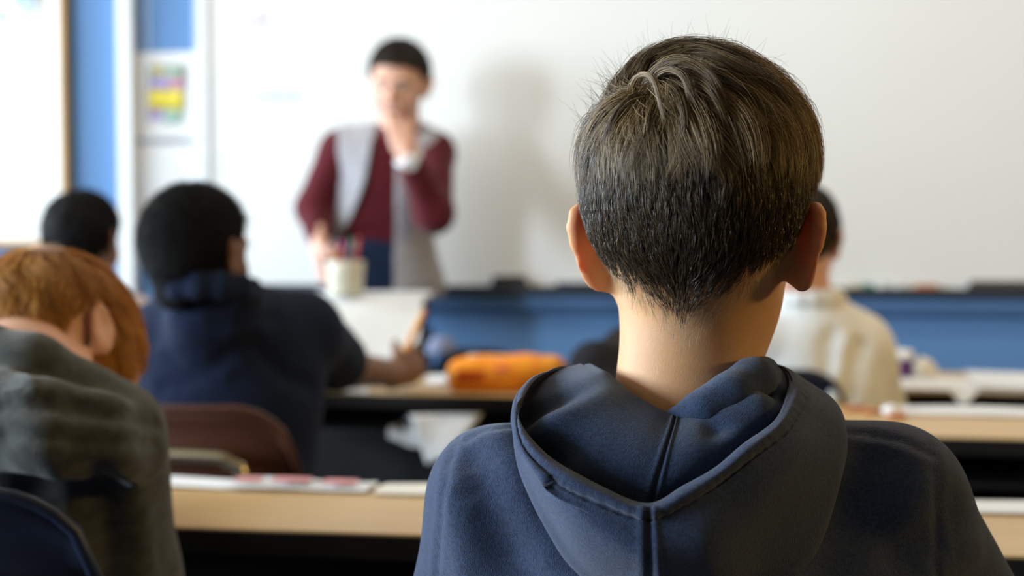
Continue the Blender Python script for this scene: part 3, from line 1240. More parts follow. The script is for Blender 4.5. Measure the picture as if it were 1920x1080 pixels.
def chair(loc, yaw, m, label, zback=.80, wid=.40, tube=True, tube_dz=.10, rake=.16):
    """stacking school chair: plastic shell on a bent tube frame; the sitter faces local +y"""
    o = empty('school_chair', (loc[0], loc[1], 0), yaw)
    zs = .43
    # seat
    u = np.linspace(-1, 1, 17)
    v = np.linspace(-1, 1, 13)
    G = np.zeros((17, 13, 3))
    for i, a in enumerate(u):
        for j, b in enumerate(v):
            sx = math.copysign(abs(a) ** 1, a) * (wid / 2) * (1 - .16 * max(0, abs(b) - .7) ** 1.0 / .3 * abs(a) ** 4)
            G[i, j] = (sx, b * .19, zs - .016 * (1 - a * a) * (1 - b * b) - (.022 * max(0, b - .55) / .45))
    child('seat', slab_mesh('seat', G, .007), m, o)
    # back with rounded upper corners, slightly wrapped
    n = 25
    hgt = zback - .50
    G = np.zeros((n, 15, 3))
    rc = .085
    for i in range(n):
        a = -1 + 2 * i / (n - 1)
        x = a * wid / 2
        ex = max(0, abs(x) - (wid / 2 - rc))
        drop = rc - math.sqrt(max(rc * rc - ex * ex, 0))
        for j in range(15):
            t = j / 14
            z = .50 + (hgt - drop * 1.0) * t if True else 0
            lowtaper = 1 - .10 * (1 - t) ** 2
            y = -.195 - rake * (z - .45) + .035 * a * a + (-.012 if t > .93 else 0) * (t - .93) / .07
            G[i, j] = (x * lowtaper, y, z)
    bk = child('backrest', slab_mesh('backrest', G, .008), m, o)
    edge = G[:, -1]
    side_l = G[0, ::-1][1:]
    side_r = G[-1, ::-1][1:]
    rim = np.vstack([side_l[::-1], edge, side_r])
    child('rolled_edge', tube_mesh('rolled_edge', rim, .0062, 8), m, bk)
    # frame
    if tube:
        zt_ = zback - tube_dz
        hw = wid / 2 - .10

        def by(z):
            return -.195 - rake * (z - .45) - .018
        pts = [(-hw - .035, by(.36), .36), (-hw - .035, by(.5), .5), (-hw - .032, by(zt_ - .04), zt_ - .04), (-hw - .012, by(zt_ - .01), zt_ - .008), (-hw + .02, by(zt_), zt_),
               (hw - .02, by(zt_), zt_), (hw + .012, by(zt_ - .01), zt_ - .008), (hw + .032, by(zt_ - .04), zt_ - .04), (hw + .035, by(.5), .5), (hw + .035, by(.36), .36)]
        child('back_tube', tube_mesh('back_tube', pts, .0115, 10, 60), 'chrome', o)
    for sx in (-1, 1):
        child('leg', tube_mesh('leg', [(sx * (wid / 2 - .04), .15, zs - .02), (sx * (wid / 2 - .02), .20, .008)], .011, 10), 'chrome', o)
        child('leg', tube_mesh('leg', [(sx * (wid / 2 - .04), -.16, zs - .02), (sx * (wid / 2 - .02), -.23, .008)], .011, 10), 'chrome', o)
        child('seat_rail', tube_mesh('seat_rail', [(sx * (wid / 2 - .04), -.16, zs - .018), (sx * (wid / 2 - .04), .15, zs - .018)], .010, 8), 'chrome', o)
    tag(o, label, 'chair', 'plastic school chairs')
    return o


# ---- white-fronted cart that carries the marker cup
c0, c1 = P(560, 562, 3.78), P(795, 562, 3.78)
ct = empty('media_cart', ((c0[0] + c1[0]) / 2, c0[1] * .5 + c1[1] * .5, 0), YAW)
cw_ = float(np.linalg.norm(c1 - c0))
czt = float(c0[2])
child('cabinet_body', box_mesh('cabinet_body', (cw_, .24, czt - .24), (0, .16, (czt - .24) / 2 + .07), .004), 'black', ct)
sl0, sl1 = np.array((0, .150, czt)), np.array((0, -.115, czt - .150))
child('sloping_panel', slab_mesh('sloping_panel', np.array([[sl0 + np.array((x_, 0, 0)), sl1 + np.array((x_, 0, 0))] for x_ in np.linspace(-cw_ / 2, cw_ / 2 - .012, 6)]), .014), 'cart_white', ct, False)
child('side_cheek', boxes('side_cheek', [((cw_ / 2 - .012, -.10, czt - .26), (cw_ / 2 + .004, .36, czt - .10))], .003), 'black', ct)
child('top', box_mesh('top', (cw_ + .01, .20, .016), (0, .250, czt - .002), .004), 'cart_white', ct)
for sx in (-1, 1):
    for yy2 in (.06, .32):
        child('caster', lathe_mesh('caster', [(.006, .075), (.02, .07), (.024, .05), (.024, .03), (.016, 0.0)], (sx * (cw_ / 2 - .05), yy2, 0), 12), 'black', ct)
tag(ct, 'white-fronted cart in front of the teacher with a cup of markers on it', 'cart')
cpx = P(648, 558, 3.92)
cu = empty('marker_cup', (cpx[0], cpx[1], czt + .007))
cr_ = .054
child('cup', lathe_mesh('cup', [(cr_ * .80, 0), (cr_ * .86, .004), (cr_ * .97, .08), (cr_, .092), (cr_ * .95, .092), (cr_ * .86, .02), (.001, .012)], (0, 0, 0), 24), 'cream', cu)
for i, (ax, ay, hh, m) in enumerate(((-.030, 0, .125, 'marker_o'), (-.018, .012, .115, 'marker_y'), (-.004, -.01, .135, 'marker_m'), (.010, .012, .128, 'marker_m'), (.018, -.006, .14, 'marker_g'),
                                     (.026, .010, .130, 'marker_g'), (.034, 0, .145, 'marker_r'), (.036, -.014, .128, 'marker_r'))):
    mk = empty('cup_marker', (cpx[0] + ax * .6, cpx[1] + ay * .6, czt + .021))
    child('barrel', tube_mesh('barrel', [(0, 0, 0), (ax * .35, ay * .3, hh - .04)], .0055, 8), m, mk)
    child('cap', tube_mesh('cap', [(ax * .35, ay * .3, hh - .04), (ax * .55, ay * .5, hh)], .0062, 8), m, mk)
    nm = ['orange marker at the left rim of the cup on the cart', 'yellow marker in the cup, second from its left rim', 'magenta marker left of centre in the cup on the cart',
          'magenta marker at the centre of the cup on the cart', 'tall green marker right of centre in the cup', 'shorter green marker right of centre in the cup',
          'tallest red marker at the right rim of the cup', 'shorter red marker at the right rim of the cup'][i]
    tag(mk, nm, 'marker', 'markers in the cup')
tag(cu, 'cream cup full of coloured markers on the white cart', 'cup')


# ---- paper helper: sheet lying on a plane, with an optional corner hanging over the near edge
def paper(name, corners, m, label, group=None, wav=.002, th=.0012, hang=None, cat='paper'):
    a, b, c, d = [np.asarray(p, float) for p in corners]       # near-left, near-right, far-right, far-left
    n = 13
    G = np.zeros((n, n, 3))
    for i in range(n):
        for j in range(n):
            s, t = i / (n - 1), j / (n - 1)
            p = (a * (1 - s) + b * s) * (1 - t) + (d * (1 - s) + c * s) * t
            p[2] += wav * (1 + math.sin(5 * s + 3 * t + len(label)) * math.sin(4 * t + s)) + .001
            if hang and p[1] < hang:
                over = hang - p[1]
                p[1] = hang - .004 - .10 * over
                p[2] -= over
            G[i, j] = p
    me = slab_mesh(name, G, th)
    me['flat'] = 1
    o = link(name, me, m)
    tag(o, label, cat, group)
    return o


def crumple(name, c, r, m, label, cat='tissue', seed=1):
    bm = bmesh.new()
    bmesh.ops.create_icosphere(bm, subdivisions=4, radius=1)
    V = np.array([v.co[:] for v in bm.verts])
    d = 1 + .22 * np.abs(snoise(V, 3.2, seed)) + .10 * snoise(V, 8, seed + 1)
    for v, k in zip(bm.verts, d):
        p = Vector((v.co.x * r[0], v.co.y * r[1], v.co.z * r[2])) * k
        p.z = max(p.z, -r[2] * .9)
        v.co = p + Vector(c) + Vector((0, 0, r[2] * .9))
    o = link(name, bm_mesh(name, bm), m)
    tag(o, label, cat)
    return o


# row 1: long strip of printed sheets at the far edge
z = DZ
paper('worksheet', [(-.86, 1.765, z), (-.60, 1.770, z), (-.60, 1.832, z), (-.86, 1.832, z)], 'paper', 'white worksheet at the left far edge of the nearest desk, by the grey sleeve')
ws1 = paper('printed_magazine', [(-.66, 1.762, z + .002), (-.47, 1.768, z + .002), (-.47, 1.830, z + .002), (-.66, 1.832, z + .002)], 'paper', 'open magazine page with pink print at the far edge of the nearest desk', cat='magazine')
for k, (xa, xb) in enumerate(((-.655, -.62), (-.605, -.555), (-.535, -.49))):
    under(ws1, 'pink_print', box_mesh('pink_print', (xb - xa, .030, .001), ((xa + xb) / 2, 1.795 + .006 * (k % 2), z + .0105), .0002), 'print_pink')
paper('worksheet', [(-.46, 1.760, z), (-.20, 1.765, z), (-.20, 1.832, z), (-.46, 1.832, z)], 'paper_warm', 'cream worksheet at the far edge of the nearest desk, beside the navy sleeve')
paper('worksheet', [(.20, 1.758, z), (.62, 1.758, z), (.62, 1.832, z), (.20, 1.832, z)], 'paper', 'white worksheet on the nearest desk at the right edge of the picture')
# L2
L2f = 2.835
paper('worksheet', [ZP(566, 736, z), ZP(690, 738, z), ZP(692, 715, z), ZP(572, 712, z)], 'paper', 'white worksheet under the writing boy\'s elbow on the orange-case desk', wav=.004)
crumple('crumpled_tissue', ZP(598, 729, z), (.036, .030, .017), 'paper', 'white crumpled tissue beside the writing boy on the orange-case desk', 'tissue', 3)
crumple('crumpled_tissue', ZP(655, 731, z), (.030, .026, .011), 'paper_warm', 'small cream crumpled tissue right of the white one on the orange-case desk', 'tissue', 5)
paper('worksheet', [ZP(795, 722, z), ZP(850, 722, z), ZP(860, 705, z), ZP(806, 705, z)], 'paper', 'white worksheet between the writing hand and the orange pencil case')
# sheets hanging out of the shelf under that desk
sz = DZ - .082
p0 = P(710, 795, 2.80)
paper('loose_sheet', [(-.712, 2.84, sz), (-.640, 2.82, sz), (-.640, 3.05, sz), (-.712, 3.05, sz)], 'paper', 'curled white sheet sticking out of the shelf under the orange-case desk', hang=2.86, wav=.006)


def hang_sheet(name, pix, d, m, label):
    """a sheet hanging nearly vertically: outline pixels at distance d"""
    pts = [P(x, y, d + dd) for (x, y, dd) in pix]
    n = 10
    a, b, c, e_ = pts
    G = np.zeros((n, n, 3))
    for i in range(n):
        for j in range(n):
            s, t = i / (n - 1), j / (n - 1)
            G[i, j] = (a * (1 - s) + b * s) * (1 - t) + (e_ * (1 - s) + c * s) * t + FW * .006 * math.sin(4 * s + 2 * t)
    o = link(name, slab_mesh(name, G, .0012), m)
    tag(o, label, 'paper')


hang_sheet('loose_sheet', [(768, 778, .03), (905, 775, .03), (850, 845, 0), (800, 872, 0)], 2.86, 'paper', 'white sheet hanging point-down from the shelf under the orange-case desk')

# orange pencil case
pc0, pc1 = ZP(836, 737, z), ZP(1052, 737, z)
pcc = (pc0 + pc1) / 2
pl = float(np.linalg.norm(pc1 - pc0))
pc = empty('pencil_case', (pcc[0], pcc[1] + .045, z), math.atan2(pc1[1] - pc0[1], pc1[0] - pc0[0]) + .03)
f = Field((-pl / 2 - .02, -.07, -.01), (pl / 2 + .02, .07, .10), .004)
f.cap((-pl / 2 + .035, 0, .034), (pl / 2 - .035, 0, .034), .036, .036, 0)
f.ell((0, .0, .034), (pl / 2, .042, .036), None, .02)
f.cap((-pl / 2 + .02, -.01, .042), (pl / 2 - .02, -.01, .046), .022, .022, .02)
f.cap((-pl / 2 + .02, -.01, .020), (pl / 2 - .02, -.01, .020), .02, .02, .02)
f.plane((0, 0, .001), (0, 0, -1))
V, F = f.nets()
V = relax(V, F, 1)
V = V + vnormals(V, F) * (snoise(V, 70, 1) * .0016)[:, None] * (V[:, 2:3] > .004)
child('pouch', mesh_np('pouch', V, F), 'orange', pc)
child('zipper', tube_mesh('zipper', [(-pl / 2 + .03, -.006, .0715), (0, -.004, .0735), (pl / 2 - .03, -.006, .072)], .003, 6, 12), 'orange_deep', pc)
child('name_tag', box_mesh('name_tag', (.075, .026, .004), (-pl / 2 + .075, -.002, .073), .0015), 'paper_warm', pc)
child('zip_pull', box_mesh('zip_pull', (.03, .006, .026), (-.012, -.0415, .040), .0025), 'pink', pc)
child('deep_orange_panel', box_mesh('deep_orange_panel', (.07, .005, .026), (-.07, -.0400, .034), .002), 'orange_deep', pc)  # small deep orange piece on the front of the pouch
tag(pc, 'bright orange pencil case lying on the middle desk', 'pencil case')

# navy chair with a pale blue hat, beyond the orange-case desk
cp_ = P(858, 655, 3.66)
chair((cp_[0] + .05, cp_[1] + .24), 0.0, 'navy_plastic', 'navy chair beyond the orange pencil case, a pale blue hat on its back', zback=float(cp_[2]), wid=.24, tube=False)
hc = P(828, 652, 3.66)
hat = empty('knit_hat', (hc[0], hc[1], hc[2]))
child('crown', lathe_mesh('crown', [(.036, -.012), (.037, .0), (.035, .012), (.028, .022), (.016, .029), (.002, .031)], (0, 0, 0), 20), 'cap_blue', hat)
child('brim', lathe_mesh('brim', [(.036, -.016), (.040, -.014), (.040, .0), (.036, .002)], (0, 0, 0), 20), 'cap_blue', hat)
tag(hat, 'pale grey-blue rounded hat on the navy chair back beyond the pencil case', 'hat')

# R2 and R3
paper('worksheet', [(.30, 2.66, z), (.62, 2.655, z), (.62, 2.768, z), (.30, 2.768, z)], 'paper', 'white worksheet at the far edge of the right middle desk')
crumple('crumpled_tissue', (.28, 2.66, z), (.016, .013, .009), 'paper', 'tiny white crumpled tissue on the right middle desk', 'tissue', 2)
for i, (x_, y_) in enumerate(((.20, 2.70), (.232, 2.665), (.265, 2.60))):
    o = link('pencil_stub', tube_mesh('pencil_stub', [(x_, y_, z + .0052), (x_ + .035, y_ + .012, z + .0052)], .005, 7), 'marker_o')
    tag(o, ['orange pencil stub farthest left on the right middle desk', 'orange pencil stub between two others on the right middle desk',
            'orange pencil stub next to the tiny tissue on the right middle desk'][i], 'pencil stub', 'pencil stubs')
paper('worksheet', [(.33, 3.05, z), (.62, 3.05, z), (.64, 3.30, z), (.35, 3.30, z)], 'paper', 'white worksheet at the left of the paper-strewn desk', wav=.002)
paper('worksheet', [(.50, 3.06, z + .004), (.98, 3.06, z + .004), (.99, 3.40, z + .006), (.52, 3.40, z + .004)], 'paper', 'broad white worksheet on the paper-strewn desk at the right picture edge', wav=.003)
hp = ZP(1790, 737, z)
hang_sheet('loose_sheet', [(1780, 733, .012), (1834, 733, .012), (1812, 757, .0), (1800, 757, .0)], 2.900, 'paper', 'folded white paper corner hanging off the paper-strewn desk')
cc = ZP(1692, 712, z)
cu2 = empty('paper_cup', (cc[0], cc[1] + .02, z))
child('cup', lathe_mesh('cup', [(.019, 0), (.020, .003), (.025, .045), (.024, .045), (.018, .006), (.001, .006)], (0, 0, 0), 20), 'purple', cu2)
child('lid', lathe_mesh('lid', [(.027, .045), (.028, .052), (.026, .062), (.020, .066), (.001, .067)], (0, 0, 0), 20), 'paper', cu2)
tag(cu2, 'purple cup with a white lid on the paper-strewn desk', 'cup')
cc = ZP(1730, 712, z)
crumple('crumpled_tissue', cc + np.array([0, .02, 0]), (.028, .026, .024), 'paper_warm', 'crumpled whitish tissue right of the purple cup', 'tissue', 4)

# ================================================================== people
def lat_frame(fwd=FW):
    d = nrm(np.array([fwd[0], fwd[1], 0]))
    return np.stack([np.array([d[1], -d[0], 0]), d, UP], 1)


TF = lat_frame()
STD_HL = [.075, .070, .045, .020, .020, -.012, -.034, -.052, -.060]

# ------------------------------------------------------------------ the boy in the navy hoodie (nearest, in focus)
hc = P(1311, 412, 1.0)
HR = orient(cf(math.sin(math.radians(16)), math.cos(math.radians(16)), -.04), UP + RT * -.0)
HS = .955
hip = P(1300, 1500, 1.02)
hip[2] = .53
shL, shR = P(945, 938, .985), P(1662, 940, .985)
elL, elR = P(884, 1215, 1.02), P(1838, 1225, 1.06)
wrL, wrR = hip + cf(-.10, .30, .10), hip + cf(.12, .30, .10)
lo = np.minimum.reduce([shL, elL, hip + cf(-.2, -.14, -.1), elR, hc]) - .12
hi = np.maximum.reduce([shR, elR, hip + cf(.2, .45, 0), hc + .12]) + .06
f = Field(lo, hi, .0029)
head_shape(f, hc, HR, HS, ears=False)
# ears, seen from behind: curled rim, shallow bowl in front, soft lobe
for sx in (-1, 1):
    rt = rotz(sx * .44) @ rotx(.10)
    b = np.array((sx * .0740, .000, -.020))

    def LL(p):
        return hc + HR @ (np.asarray(p, float) * HS)
    ce = b + rt @ np.array((0, -.0135, .004))
    HRs = HR * 1.0
    f.ell(LL(ce), (.0048, .0175, .0270), HR @ rt, .003)
    ring = []
    for k in range(9):
        a = math.radians(-20 + k * 31)
        ring.append(LL(ce + rt @ np.array((sx * .0022, -.0155 * math.cos(a - .6), .0250 * math.sin(a - .2)))))
    f.chain(ring[1:8], [.0042] * 7, .004)
    f.ell(LL(ce + rt @ np.array((-sx * .001, .0065, -.0230))), (.0055, .0115, .0125), HR @ rt, .008)
    f.ell(LL(ce + rt @ np.array((sx * .0085, .003, .002))), (.0068, .0120, .0185), HR @ rt, .003, 'sub')
    f.ell(LL(b + np.array((-sx * .006, .004, 0))), (.009, .012, .022), HR, .010)
nk0, nk1 = P(1300, 560, 1.012), P(1284, 800, 1.0)
f.cap(nk0, nk1, .0480, .0525, .03)
f.ell(P(1290, 1240, 1.01), (.120, .080, .13), TF, .04)
f.ell(hip + cf(0, 0, .05), (.12, .085, .13), TF, .06)
for a_, b_, c_ in ((shL, elL, wrL), (shR, elR, wrR)):
    f.chain([P(1290, 960, 1.01), a_ + UP * -.02, b_, c_], [.04, .036, .032, .024], .02)
hand_shape(f, wrL, cf(.5, .7, -.3), cf(.2, 0, -1), cf(.6, -.1, .2), .84)
hand_shape(f, wrR, cf(-.5, .7, -.3), cf(-.2, 0, -1), cf(-.6, -.1, .2), .84)
boy = person('person', f, 'skin_boy', 'child in a navy hoodie seen from behind, close to the camera')
eyes(hc, HR, HS, boy)

# hoodie: body and sleeves
lo = np.minimum.reduce([shL, elL, hip + cf(-.2, -.14, -.1), elR]) - .11
hi = np.maximum.reduce([shR, elR, hip + cf(.2, .38, .2), P(1300, 690, 1.1)]) + np.array([.12, .10, .05])
f = Field(lo, hi, .0036)
nb_ = P(1280, 876, 1.005)
f.cap(nb_, shL, .050, .051, .0)
f.cap(nb_, shR, .050, .051, .02)
f.ell(P(1295, 1150, .99), (.160, .098, .105), TF, .05)
f.ell(P(1295, 1300, 1.0), (.160, .110, .17), TF, .06)
f.ell(hip + cf(0, 0, .07), (.158, .118, .12), TF, .05)
f.chain([shL, elL, wrL], [.051, .053, .036], .020)
f.chain([shR, elR, wrR], [.051, .053, .036], .020)
f.cap(wrL, wrL - nrm(wrL - elL) * .03, .037, .037, .006)
f.cap(wrR, wrR - nrm(wrR - elR) * .03, .037, .037, .006)
for a_, b_ in ((elL, wrL), (elR, wrR)):
    f.plane(b_, b_ - a_) if False else None


def hoodie_post(V, N):
    # sleeve and yoke seams, stitched: a fine groove with a raised lip
    for pix in ([(862, 800), (838, 860), (824, 940), (816, 1020), (812, 1090)], [(1752, 832), (1760, 900), (1762, 980), (1766, 1090)],
                [(968, 792), (925, 797), (890, 808), (862, 824)], [(1588, 806), (1650, 812), (1705, 826), (1752, 848)]):
        L_ = snap(V, pix, 40)
        if len(L_) > 2:
            d = polyline_dist(V, L_)
            V = V + N * (-.0013 * np.exp(-(d / .0028) ** 2) + .0005 * np.exp(-((d - .0075) / .0035) ** 2))[:, None]
    return V


cloth('hoodie_body', f, 'hoodie_navy', boy, .0022, 26, 2, creases=(
    ([(890, 862), (915, 930), (950, 1010), (985, 1090)], -.010, .018),
    ([(930, 830), (965, 930), (1010, 1040)], .006, .018),
    ([(850, 900), (858, 1000), (862, 1090)], .004, .015),
    ([(1640, 860), (1600, 960), (1560, 1060)], -.007, .022),
    ([(1790, 960), (1750, 1010), (1700, 1040)], -.006, .016),
    ([(1830, 1040), (1780, 1075), (1720, 1090)], .005, .016)), post=hoodie_post)

# the hood lying open on the back: rows run from the left collar point round the back to the right one
RIM = [(1085, 682, 1.035), (1045, 688, 1.0), (1006, 707, .965), (979, 742, .93), (977, 785, .905), (1002, 826, .888), (1060, 877, .872), (1130, 913, .862), (1216, 944, .857),
       (1282, 914, .861), (1342, 876, .869), (1399, 829, .880), (1452, 787, .898), (1477, 747, .925), (1484, 714, .955), (1468, 688, .995), (1428, 679, 1.035)]
NECK = [(1098, 686, 1.045), (1110, 687, 1.02), (1124, 692, 1.0), (1138, 700, .98), (1153, 713, .965), (1178, 730, .953), (1208, 747, .945), (1240, 762, .939), (1268, 773, .936),
        (1292, 768, .937), (1318, 757, .940), (1345, 743, .945), (1372, 727, .953), (1395, 713, .965), (1410, 702, .98), (1418, 693, 1.0), (1424, 686, 1.04)]
OUT = [(1074, 692, 1.045), (1028, 700, 1.02), (984, 727, .99), (962, 772, .962), (959, 828, .942), (974, 893, .925), (1012, 970, .912), (1080, 1075, .905), (1222, 1185, .90),
       (1340, 1170, .90), (1450, 1130, .905), (1532, 1045, .915), (1576, 935, .927), (1592, 848, .940), (1572, 772, .965), (1522, 720, 1.0), (1446, 688, 1.045)]
NU = len(RIM)
UU = np.linspace(0, 1, NU)
rows = []
for i in range(NU):
    r, n_, o_ = np.array(RIM[i], float), np.array(NECK[i], float), np.array(OUT[i], float)
    wgt = math.sin(math.pi * UU[i]) ** .7               # the pouch is deepest at the back
    inx = n_[:2] - r[:2]
    inx = inx / (np.linalg.norm(inx) + 1e-6)
    outx = o_[:2] - r[:2]
    outl = np.linalg.norm(outx)
    outx = outx / (outl + 1e-6)

    def mk(p2, d):
        return P(p2[0], p2[1], d)
    h = []
    h.append(mk(n_[:2] + (0, 26), n_[2] + .022))                                    # tucked in behind the collar
    h.append(mk(n_[:2], n_[2] - .001))                                              # collar fold at the neck
    h.append(mk(n_[:2] * .86 + r[:2] * .14 + (0, 2), n_[2] * .86 + r[2] * .14 - .013))
    m2 = n_ * .55 + r * .45
    h.append(mk(m2[:2] + (0, 6 * wgt), m2[2] - .008 + .004 * (1 - wgt)))
    m3 = n_ * .22 + r * .78
    h.append(mk(m3[:2] + (0, 10 * wgt), m3[2] + .010 * wgt))
    h.append(mk(r[:2] + inx * 3 + (0, 26 * wgt), r[2] + .032 * wgt + .004))         # bottom of the pouch behind the rim
    h.append(mk(r[:2] + inx * 2 + (0, 6), r[2] + .0085))                            # up the inside of the hem
    h.append(mk(r[:2] + (0, 0), r[2] + .0035))
    h.append(mk(r[:2] + outx * 2 + (0, 4), r[2] - .0015))                           # hem, outside
    h.append(mk(r[:2] + outx * min(14, outl * .3), r[2] - .0045))
    h.append(mk(r[:2] + outx * min(26, outl * .5), r[2] - .0040))
    h.append(mk(r[:2] + outx * min(33, outl * .6), r[2] - .0012))                   # stitched line
    h.append(mk(r[:2] + outx * min(42, outl * .7), r[2] - .0034))
    m4 = r * .55 + o_ * .45
    h.append(mk(m4[:2], min(r[2], o_[2]) - .010 * wgt + .006))
    m5 = r * .2 + o_ * .8
    h.append(mk(m5[:2], o_[2] - .016 * wgt))
    h.append(mk(o_[:2], o_[2]))
    h.append(mk(o_[:2] * .97 + r[:2] * .03, o_[2] + .03))
    rows.append(h)
rows = np.array(rows)                                    # (NU, NV, 3)
NV = rows.shape[1]
A_, B_ = 260, 150
G = np.stack([catmull(rows[:, j], A_) for j in range(NV)], 1)
# parameter along the profile is spread so that the hem keeps its detail
tt = np.linspace(0, NV - 1, B_)
G = np.stack([catmull(G[i], B_) for i in range(A_)], 0)
du, dv = np.gradient(G, axis=0), np.gradient(G, axis=1)
N_ = np.cross(du, dv)
N_ /= np.linalg.norm(N_, axis=2, keepdims=True) + 1e-12
if (N_[A_ // 2, B_ * 3 // 4] @ FW) > 0:
    N_ = -N_
uu = np.linspace(0, NU - 1, A_)[:, None] * np.ones((1, B_))
vv = np.ones((A_, 1)) * np.linspace(0, NV - 1, B_)[None]
disp = snoise(G.reshape(-1, 3), 42, 1).reshape(A_, B_) * .0020 + snoise(G.reshape(-1, 3), 95, 3).reshape(A_, B_) * .0007


def gs(x, c, w_):
    return np.exp(-((x - c) / w_) ** 2)


# centre seams inside and outside
disp += -.0022 * gs(uu, 8.0, .045) * ((vv < 6) + (vv > 8.2))
disp += .0010 * (gs(uu, 7.85, .07) + gs(uu, 8.15, .07)) * ((vv < 6) + (vv > 8.2))
# folds in the lining and in the hanging pouch
disp += .0075 * gs(uu, 4.6, .55) * gs(vv, 4.0, 1.3) - .0060 * gs(uu, 3.6, .45) * gs(vv, 4.2, 1.3) - .0050 * gs(uu, 5.6, .5) * gs(vv, 4.6, .9)
disp += -.0060 * gs(uu, 10.5 + (vv - 3) * .5, .6) * gs(vv, 2.9, .7) + .0055 * gs(uu, 12.2, .5) * gs(vv, 3.4, 1.2) - .0055 * gs(uu, 13.1, .35) * gs(vv, 3.4, 1.2)
disp += -.0060 * gs(uu, 6.2, .9) * gs(vv, 12.7, .55) + .0045 * gs(uu, 7.2, .7) * gs(vv, 13.6, .7) + .004 * gs(uu, 9.2, .6) * gs(vv, 13.4, .8) - .004 * gs(uu, 10.4, .8) * gs(vv, 13.6, .8)
# little puckers along the stitched hem
disp += .00035 * np.sin(uu * 21 + 1.5 * np.sin(uu * 5)) * gs(vv, 10.5, 1.0)
G = G + N_ * disp[..., None]
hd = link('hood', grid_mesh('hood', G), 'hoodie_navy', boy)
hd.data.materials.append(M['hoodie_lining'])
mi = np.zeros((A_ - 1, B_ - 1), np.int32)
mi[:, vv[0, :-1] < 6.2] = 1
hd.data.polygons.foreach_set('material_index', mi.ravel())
# flat draw of fabric inside the collar on the right (second fold of the hood)
fold = [P(1262, 786, .934), P(1320, 770, .930), P(1372, 744, .936), P(1412, 716, .952), P(1432, 698, .985)]
fo = Field(np.min(fold, 0) - .05, np.max(fold, 0) + .05, .003)
fo.chain(fold, [.008, .012, .014, .014, .012], .012)
cloth('hood_fold', fo, 'hoodie_lining', boy, .001, 80)

# ---- hair
cap_o, _ = hair_cap('hair_base', hc, HR, HS, .0016, HL_BOYCAP, 'scalp_brown', boy, .003, .0004, 300)
sf = Field(hc - .15, hc + .15, .003)
for p_, r_, k_ in (((0, -.012, .034), (.0745, .092, .078), 0), ((0, -.040, .004), (.065, .060, .066), .03), ((0, .030, -.010), (.060, .052, .070), .03), ((0, -.02, -.075), (.046, .048, .05), .03)):
    sf.ell(hc + HR @ (np.array(p_) * HS), np.array(r_) * HS + .0022, HR, k_)
V, F = sf.nets()
NH = 36000


def bmask(p):
    q = head_local(hc, HR, HS, p)
    mk_ = hair_mask(q, HL_BOY) + .004 * snoise(p, 260, 1)
    dens = np.clip(mk_ / .010, 0, 1) ** 1.2
    vis = np.where(q[:, 1] > .05, .35, 1.0)
    return dens * vis + 1e-9


roots = pick_roots(V, F, NH, bmask, 5)
q0 = head_local(hc, HR, HS, roots)
crown = np.array((-.030, -.060, .088))
topw = np.clip((q0[:, 2] - .045) / .045, 0, 1)            # 1 on the long top
low = np.clip((.045 - q0[:, 2]) / .11, 0, 1)


def bflow(p, t):
    q = head_local(hc, HR, HS, p)
    d = q - crown
    dist = np.linalg.norm(d, axis=1, keepdims=True)
    d = d / (dist + 1e-6)
    # whorl: turn about the local up-back axis near the crown
    ax = nrm((0, -.55, .83))
    sw = np.cross(ax, d)
    tw = np.clip(1 - dist / .085, 0, 1)
    d = d * (1 - .55 * tw) - sw * (.9 * tw)
    down = np.array([0, 0, -1.0])
    wl = np.clip((.075 - q[:, 2:3]) / .06, 0, 1)
    d = d * (1 - .75 * wl) + down * (.75 * wl)
    # fringe on top is brushed across to the right
    tp = np.clip((q[:, 2:3] - .07) / .03, 0, 1)
    d = d + tp * np.array([.55, .15, 0])
    # the nape runs together to a point
    nw = np.clip((-.018 - q[:, 2:3]) / .045, 0, 1) * (q[:, 1:2] < -.02)
    d[:, 0:1] += -np.clip((q[:, 0:1] + .003) / .018, -1, 1) * nw * .95
    # left side is combed back a little
    sd = np.clip(np.abs(q[:, 0:1]) / .07 - .45, 0, 1) * (1 - tp)
    d[:, 1:2] += -.30 * sd[:, 0:1]
    return d @ HR.T


gg = np.random.default_rng(11)
ln = (.011 + .042 * topw + .012 * np.clip((q0[:, 2] + .005) / .06, 0, 1)) * gg.uniform(.7, 1.25, NH)
ln = ln * np.clip(.45 + hair_mask(q0, HL_BOY) / .05, .45, 1)
hmax = .0015 + .0085 * topw + .0022 * np.clip((q0[:, 2] + .03) / .07, 0, 1)


def hf(r_, t):
    return .0005 + hmax * (math.sin(min(1.0, t * 1.15) * math.pi * .56) ** .8) * (1 - .25 * t)


path, cid = grow(sf, roots, bflow, ln, hf, 6, 1500, .62, .16, .26, 12, .45 + .55 * topw)
ct_ = gg.random(1500)
topt = np.clip((q0[:, 2] - .015) / .085 + gg.normal(0, .16, NH), 0, 1) ** 1.3  # lighter top: bleached hair, plus ceiling light put into the tint
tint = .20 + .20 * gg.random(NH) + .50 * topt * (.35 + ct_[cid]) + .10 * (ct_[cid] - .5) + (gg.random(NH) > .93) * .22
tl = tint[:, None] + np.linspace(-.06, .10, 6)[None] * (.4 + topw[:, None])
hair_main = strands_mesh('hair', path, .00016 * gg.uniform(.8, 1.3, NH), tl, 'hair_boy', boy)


def surf_pt(px, py, off):
    """point on the scalp seen at a pixel, lifted by off"""
    v = nrm(P(px, py, 1.0) - CAM)
    t = .78
    for _ in range(60):
        p = CAM + v * t
        d = float(sf.sample(p[None])[0])
        if d < off + .0005:
            break
        t += max((d - off) * .8, .0005)
    else:
        ts = np.linspace(.8, 1.15, 200)
        t = ts[np.argmin(sf.sample(CAM + v * ts[:, None]))]
    return CAM + v * t


